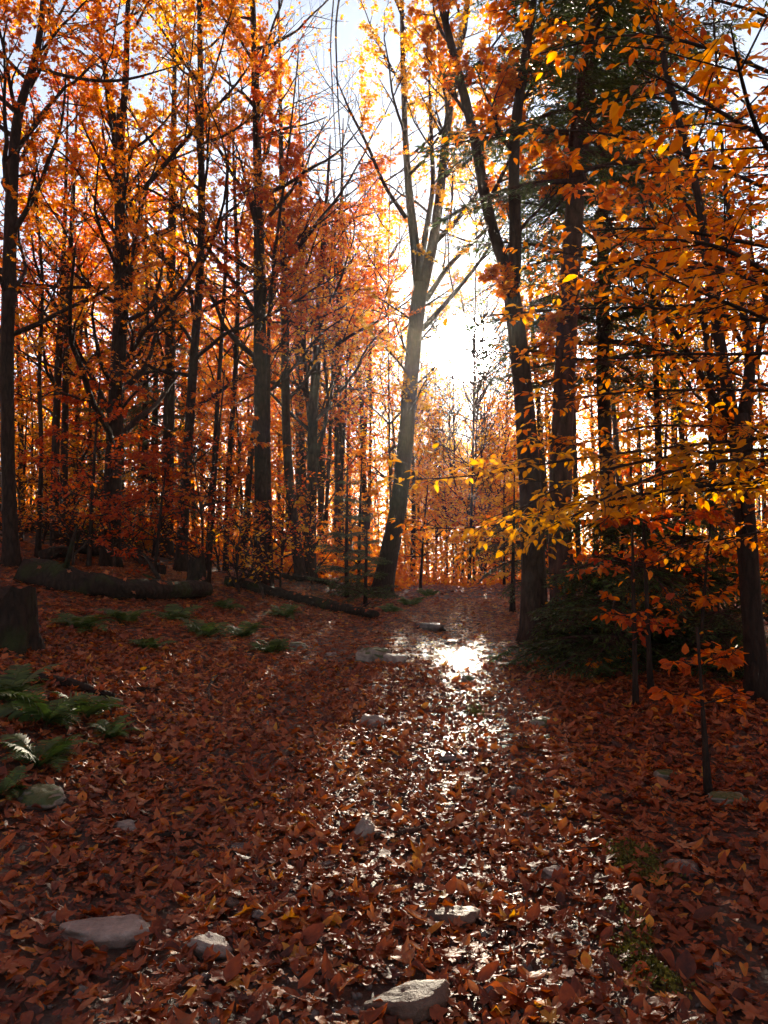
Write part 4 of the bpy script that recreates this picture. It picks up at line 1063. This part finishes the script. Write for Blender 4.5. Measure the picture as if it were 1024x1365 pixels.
# far wood: one mass of trunks and leaves
def far_wood():
    mb = MB(); lv = MB()
    for i in range(330):
        Y = rng.uniform(42, 120); px = rng.uniform(-60, 1090); x = (px - CX) / F_PX * Y
        if abs(px - 622) < 42 and rng.random() < 0.8: continue
        b = np.array([x, Y, float(gz(x, Y))]); h = rng.uniform(8, 15)
        top = b + [rng.normal() * 0.5, rng.normal() * 0.5, h]; r0 = rng.uniform(0.05, 0.14)
        tube(mb, np.array([b, (b + top) / 2 + rng.normal(size=3) * [0.12, 0.12, 0], top]), np.array([r0, r0 * 0.7, 0.01]), 5)
        for k in range(14):
            s = rng.uniform(0.3, 0.95); q = b + (top - b) * s; a = rng.uniform(0, 6.28)
            e = q + np.array([math.cos(a), math.sin(a), rng.uniform(0.4, 1.3)]) * rng.uniform(0.7, 1.6)
            tube(mb, np.array([q, e]), np.array([0.02, 0.006]), 3)
        N = int(rng.uniform(60, 220)) if px < 380 or px > 690 else int(rng.uniform(120, 300))
        pos = b + np.stack([rng.normal(size=N) * 1.1, rng.normal(size=N) * 1.1, h * rng.uniform(0.08, 1.0, N)], 1)
        k = keep_mask(pos, 0.1); pos = pos[k]; N = len(pos)
        scatter(lv, KITE, pos, frames(rng.normal(size=(N, 3)), norm(rng.normal(size=(N, 3)) + [0, 0, 0.7])), rng.uniform(0.18, 0.32, N), np.clip(rng.normal(0.55, 0.25, N), 0, 1), 1)
    # low undergrowth
    N = 85000
    Y = 20 + 70 * rng.random(N) ** 1.6; px = rng.uniform(-60, 1090, N); x = (px - CX) / F_PX * Y
    d = np.abs(trail_x(np.clip(Y, 0, 60)) - x); ok = (d > 1.6) | (Y > 24)
    pos = np.stack([x, Y, gz(x, Y) + np.abs(rng.normal(size=N)) * np.where(Y > 26, 2.5, 0.8) * (0.5 + 0.5 * wob(x, Y, 0.6, 77))], 1)[ok]; N = len(pos)
    scatter(lv, KITE, pos, frames(rng.normal(size=(N, 3)), norm(rng.normal(size=(N, 3)) + [0, 0, 0.9])), rng.uniform(0.10, 0.2, N), np.clip(rng.normal(0.5, 0.25, N), 0, 1), 1)
    # the same wood goes on behind and beside the camera
    for i in range(170):
        a = math.radians(rng.uniform(38, 322)); rr = rng.uniform(5.5, 26)
        if i >= 90: a = math.radians(rng.uniform(29, 60)) * (1 if i % 2 else -1); rr = rng.uniform(9, 48)
        x, Y = math.sin(a) * rr, math.cos(a) * rr
        if abs(x) < 2.2 and Y < 0: x += math.copysign(2.4, x)
        b = np.array([x, Y, float(gz(x, Y))]); h = rng.uniform(10, 16); top = b + [rng.normal() * 0.5, rng.normal() * 0.5, h]; r0 = rng.uniform(0.07, 0.16)
        tube(mb, np.array([b - [0, 0, 0.1], (b + top) / 2 + rng.normal(size=3) * [0.15, 0.15, 0], top]), np.array([r0, r0 * 0.7, 0.01]), 8)
        for k in range(12):
            s = rng.uniform(0.3, 0.95); q = b + (top - b) * s; a = rng.uniform(0, 6.28)
            e = q + np.array([math.cos(a), math.sin(a), rng.uniform(0.3, 1.0)]) * rng.uniform(1, 2.2)
            tube(mb, np.array([q, e]), np.array([0.025, 0.006]), 3)
        N = 650
        pos = b + np.stack([rng.normal(size=N) * 1.5, rng.normal(size=N) * 1.5, h * rng.uniform(0.12, 1.0, N)], 1)
        X_, Y_, _ = proj(pos); ok = ~((pos[:, 1] > 0) & (X_ > -110) & (X_ < 1134)); pos = pos[ok]; N = len(pos)
        scatter(lv, KITE, pos, frames(rng.normal(size=(N, 3)), norm(rng.normal(size=(N, 3)) + [0, 0, 0.7])), rng.uniform(0.14, 0.26, N), np.clip(rng.normal(0.5, 0.25, N), 0, 1), 1)
    mb.V += [v for v in lv.V]; mb.F += [f + mb.n for f in lv.F]; mb.T += lv.T; mb.M += lv.M; mb.n += lv.n
    tag(mb.build("distant_wood", [BARK, ORANGE], smooth=True), "hazy far-off autumn wood of thin trunks beyond the trail", "wood", kind="stuff")
far_wood()

# ------------------------------------------------------------------ logs, sticks, stump
LOGS = []
def log(name, label, pts_px, r, bark, lift=0.6, cat="log", stubs=0, sides=12, group=None):
    pts = []
    for (a, b) in pts_px:
        g = on_ground(a, b); pts.append(g + [0, 0, r * lift])
    n = max(8, int(np.linalg.norm(pts[-1] - pts[0]) / max(r, 0.05)))
    q, rr = resample(pts, np.linspace(r, r * 0.72, len(pts)), n, 1)
    base = q[0].copy()
    mb = MB(); tube(mb, q + rng.normal(size=q.shape) * r * 0.06, rr, sides, rough=0.17, caps=True)
    LOGS.append((q, rr))
    o = mb.build(name, [bark], smooth=True, origin=base); tag(o, label, cat, group)
    for k in range(stubs):
        j = int(rng.uniform(0.15, 0.9) * n); d = norm(rng.normal(size=3) * [1, 1, 0.4] + [0, -0.2, 0.7]); L = rng.uniform(1.5, 3) * r
        m = MB(); tube(m, np.array([q[j], q[j] + d * L, q[j] + d * L * 1.5]), np.array([r * 0.22, r * 0.15, r * 0.08]), 6, caps=True); m.build("stub", [bark], o, True, base)
    return o
log("fallen_log", "long dark mossy log lying across the left bank", [(36, 775), (110, 792), (190, 800), (272, 798)], 0.21, BARK_MOSS, 0.6, stubs=4)
log("fallen_log", "thin mossy log on the bank, the upper of two beside the trail", [(336, 770), (390, 774), (440, 782)], 0.10, BARK_MOSS, 0.9, stubs=2)
log("fallen_log", "thin mossy log on the bank, the lower of two beside the trail", [(300, 782), (370, 798), (430, 812), (500, 826)], 0.11, BARK_MOSS, 0.8, stubs=2)
log("fallen_log", "dark rotten log far up the left bank near the left edge", [(25, 708), (85, 716), (150, 735)], 0.2, BARK_MOSS, 0.8, stubs=2)
log("fallen_log", "dark half-buried log slanting down towards the slim trunk", [(165, 738), (190, 752), (215, 768)], 0.13, BARK_DARK, 0.9)
log("fallen_log", "black broken log propped on the slope behind the big mossy log", [(60, 752), (100, 742), (148, 748)], 0.12, BARK_DARK, 1.4, stubs=3)
log("fallen_branch", "bare grey dead branch on the slope between log and stump of the left bank", [(215, 742), (235, 752), (262, 760)], 0.035, BARK, 2.0, "branch", 3, 7)
log("fallen_branch", "bent dark branch lying in leaves above the left ferns", [(22, 912), (70, 914), (105, 922), (150, 936)], 0.045, BARK_DARK, 1.0, "branch", 2, 8)
log("fallen_branch", "short crooked stick in the shaded leaves left of the trail", [(288, 905), (278, 922), (280, 940)], 0.022, BARK, 1.2, "branch", 0, 7)
log("fallen_branch", "dark thin stick right of the bent branch", [(182, 922), (215, 924)], 0.02, BARK_DARK, 1.0, "branch", 0, 6)
log("fallen_branch", "dark curved stick in front of the upright wedge stone", [(205, 1122), (240, 1118), (270, 1120)], 0.018, BARK_DARK, 1.2, "branch", 0, 6)
log("fallen_branch", "reddish wet stick lying across the trail below the upright wedge stone", [(500, 1122), (540, 1116), (575, 1108)], 0.017, BARK_RED, 1.3, "branch", 0, 6)
log("fallen_branch", "thin twig on the leaves below the dark humped stone at right", [(860, 1180), (900, 1192), (945, 1215)], 0.006, BARK_DARK, 3, "branch", 0, 5)
log("fallen_branch", "fine bare twig leaning by the dark stub at right", [(905, 1010), (920, 1040), (940, 1062)], 0.006, BARK, 4, "branch", 0, 5)

def stump(label, px, py, wpx, hpx):
    g = on_ground(px, py); s = g[1] / F_PX
    r = wpx * s * 0.5; h = hpx * s
    root = thing("tree_stump", label, "stump", g)
    t = np.linspace(0, 1, 9)
    mb = MB(); tube(mb, np.stack([np.zeros(9), np.zeros(9), -0.1 + t * (h + 0.1)], 1), r * (1 - 0.2 * t), 14, rough=0.07, flare=0.4); jag = rng.uniform(-0.1, 0.28, 14) * h; mb.V[0][9 * 14 - 14:9 * 14, 2] += jag; mb.build("stump_body", [BARK_MOSS], root)
    a = np.arange(14) * 2 * math.pi / 14
    ring = np.stack([np.cos(a) * r * 0.8, np.sin(a) * r * 0.8, h + jag * 0.9], 1)
    V = np.concatenate([ring, ring * [0.5, 0.5, 1] - [0, 0, 0.12 * h], [[0, 0, h * 0.8]]])
    F = []
    for i in range(14):
        j = (i + 1) % 14; F += [[i, j, 14 + j], [i, 14 + j, 14 + i], [14 + i, 14 + j, 28]]
    mb = MB(); mb.add(V, np.array(F)); mb.build("broken_top", [BARK_DARK], root)
stump("dark mossy stump at the left edge below the leftmost trunk", 18, 862, 62, 66)
stump("short stump at the right end of the big fallen log", 262, 782, 26, 34)

# thin leaning pole across the left stump
def leaning_pole():
    a = P(-10, 782, 11.0); b = P(78, 830, 10.6); b[2] = gz(b[0], b[1])
    mb = MB(); tube(mb, np.linspace(a, b, 8) + rng.normal(size=(8, 3)) * 0.006, np.linspace(0.02, 0.014, 8), 6, caps=True)
    tag(mb.build("leaning_pole", [BARK], origin=b), "pale thin pole leaning over the mossy stump at the left edge", "branch")
leaning_pole()

# ------------------------------------------------------------------ ferns
def frond_mesh(seed):
    r = np.random.default_rng(seed); mb = MB(); n = 11
    t = np.linspace(0, 1, n); bend = r.uniform(0.55, 0.9)
    pts = np.stack([t * (1 - 0.12 * t), 0.06 * np.sin(2.5 * t + seed), 0.75 * t - bend * t * t], 1)
    tube(mb, pts, np.linspace(0.008, 0.002, n), 3)
    q, _ = resample(pts, np.zeros(n), 23, 0)
    for i in range(2, 23):
        s = i / 22; ln = 0.27 * math.sin(math.pi * min(1, 0.16 + 0.84 * s)) ** 0.9 + 0.015
        for sg in (-1, 1):
            d = norm(np.array([0.35, sg * 0.95, -0.15 + r.normal() * 0.12])); w = 0.022
            tn = norm(q[i] - q[i - 1]); m = q[i] + d * ln * 0.5; e = q[i] + d * ln + [0, 0, -0.04 * ln]
            V = np.array([q[i] - tn * w * 0.7, q[i] + tn * w * 0.7, m + tn * w + [0, 0, 0.01], m - tn * w, e])
            mb.add(V, np.array([[0, 1, 2], [0, 2, 3], [3, 2, 4]]), np.clip(0.45 + r.normal() * 0.2, 0, 1))
    return mb.mesh("frond", [FERN], True)
FRONDS = [frond_mesh(s) for s in range(4)]
def fern(label, px, py, wpx, nf=10, group="ferns on the forest floor"):
    g = on_ground(px, py); R = wpx * 0.56 * g[1] / F_PX
    root = thing("fern", label, "fern", g, group)
    a0 = rng.uniform(0, 6.28)
    for i in range(nf):
        o = bpy.data.objects.new("frond", FRONDS[int(rng.integers(0, 4))]); COL.objects.link(o); o.parent = root
        o.rotation_euler = (rng.normal() * 0.2, -rng.uniform(0.0, 0.5), a0 + i * 6.28 / nf + rng.normal() * 0.2)
        o.scale = (R * rng.uniform(1.0, 1.45),) * 3
for a in [("fern at the left edge, topmost of the near left clump", 12, 935, 110), ("widest fern of the near left clump", 60, 965, 130), ("fern on the right side of the near left clump", 112, 958, 90),
          ("lowest fern of the near left clump, by the shaded leaves", 58, 1022, 110), ("small fern at the left edge beside the moss-covered stone", 4, 1060, 70), ("small fern trailing right of the near left clump", 150, 985, 70),
          ("fern below the big fallen log, near the left stump", 108, 840, 80), ("dim fern below the middle of the big fallen log", 170, 830, 60), ("fern under the right end of the big fallen log", 235, 828, 60),
          ("fern in leaves between the log end and the trail", 272, 850, 70), ("bright green fern in the sun beside the lower thin log", 378, 824, 50), ("dark fern left of the bright green fern", 325, 850, 60),
          ("upright dark fern just left of the mossy trail-edge stone", 362, 872, 56), ("fern right under the lower thin log", 300, 812, 40), ("pale fern at the foot of the big forked trunk", 548, 808, 40),
          ("small light fern right of the big forked trunk", 572, 796, 34), ("dark low fern far left behind the near clump", 200, 868, 60), ("light fern by the left trail edge before the low spruce", 520, 818, 36)]:
    fern(*a)

def moss_patch(spots, label):
    mb = MB()
    for px, py, wpx, hpx in spots:
        g = on_ground(px, py); s = g[1] / F_PX; N = 3200
        x = g[0] + rng.normal(size=N) * wpx * s * 0.33; y = g[1] + rng.normal(size=N) * wpx * s * 0.55
        h = wob(x, y, 9, 40) > -0.2; x, y = x[h], y[h]; N = len(x)
        pos = np.stack([x, y, gz(x, y) + rng.uniform(0.0, 0.035, N)], 1)
        d = norm(rng.normal(size=(N, 3)) * [1, 1, 0.5] + [0, 0, 0.6])
        scatter(mb, KITE, pos, frames(d, rng.normal(size=(N, 3))), rng.uniform(0.008, 0.02, N), np.clip(rng.normal(0.5, 0.25, N), 0, 1))
    tag(mb.build("moss", [MOSS], smooth=True), label, "moss", kind="stuff")
moss_patch([(875, 1235, 60, 50), (850, 1150, 50, 25), (870, 1290, 60, 40), (700, 884, 30, 10), (640, 950, 20, 10)], "patches of green moss between the leaves on the right shoulder")

litter()

# ------------------------------------------------------------------ hazy air between the trees
def haze(density=0.00035, g=0.78):
    m, t, out = new_mat("pale_haze")
    v = t.nodes.new("ShaderNodeVolumePrincipled")
    v.inputs["Color"].default_value = (1.0, 0.95, 0.88, 1)
    v.inputs["Density"].default_value = density
    v.inputs["Anisotropy"].default_value = g
    t.links.new(v.outputs[0], out.inputs["Volume"])
    x, y0, y1, z0, z1 = 152.0, -62.0, 192.0, -7.0, 24.0
    V = np.array([(a, b, c) for a in (-x, x) for b in (y0, y1) for c in (z0, z1)], float)
    F = np.array([[0, 1, 3], [0, 3, 2], [4, 6, 7], [4, 7, 5], [0, 4, 5], [0, 5, 1], [2, 3, 7], [2, 7, 6], [0, 2, 6], [0, 6, 4], [1, 5, 7], [1, 7, 3]])
    mb = MB(); mb.add(V, F)
    tag(mb.build("haze", [m], smooth=False), kind="stuff")
haze()
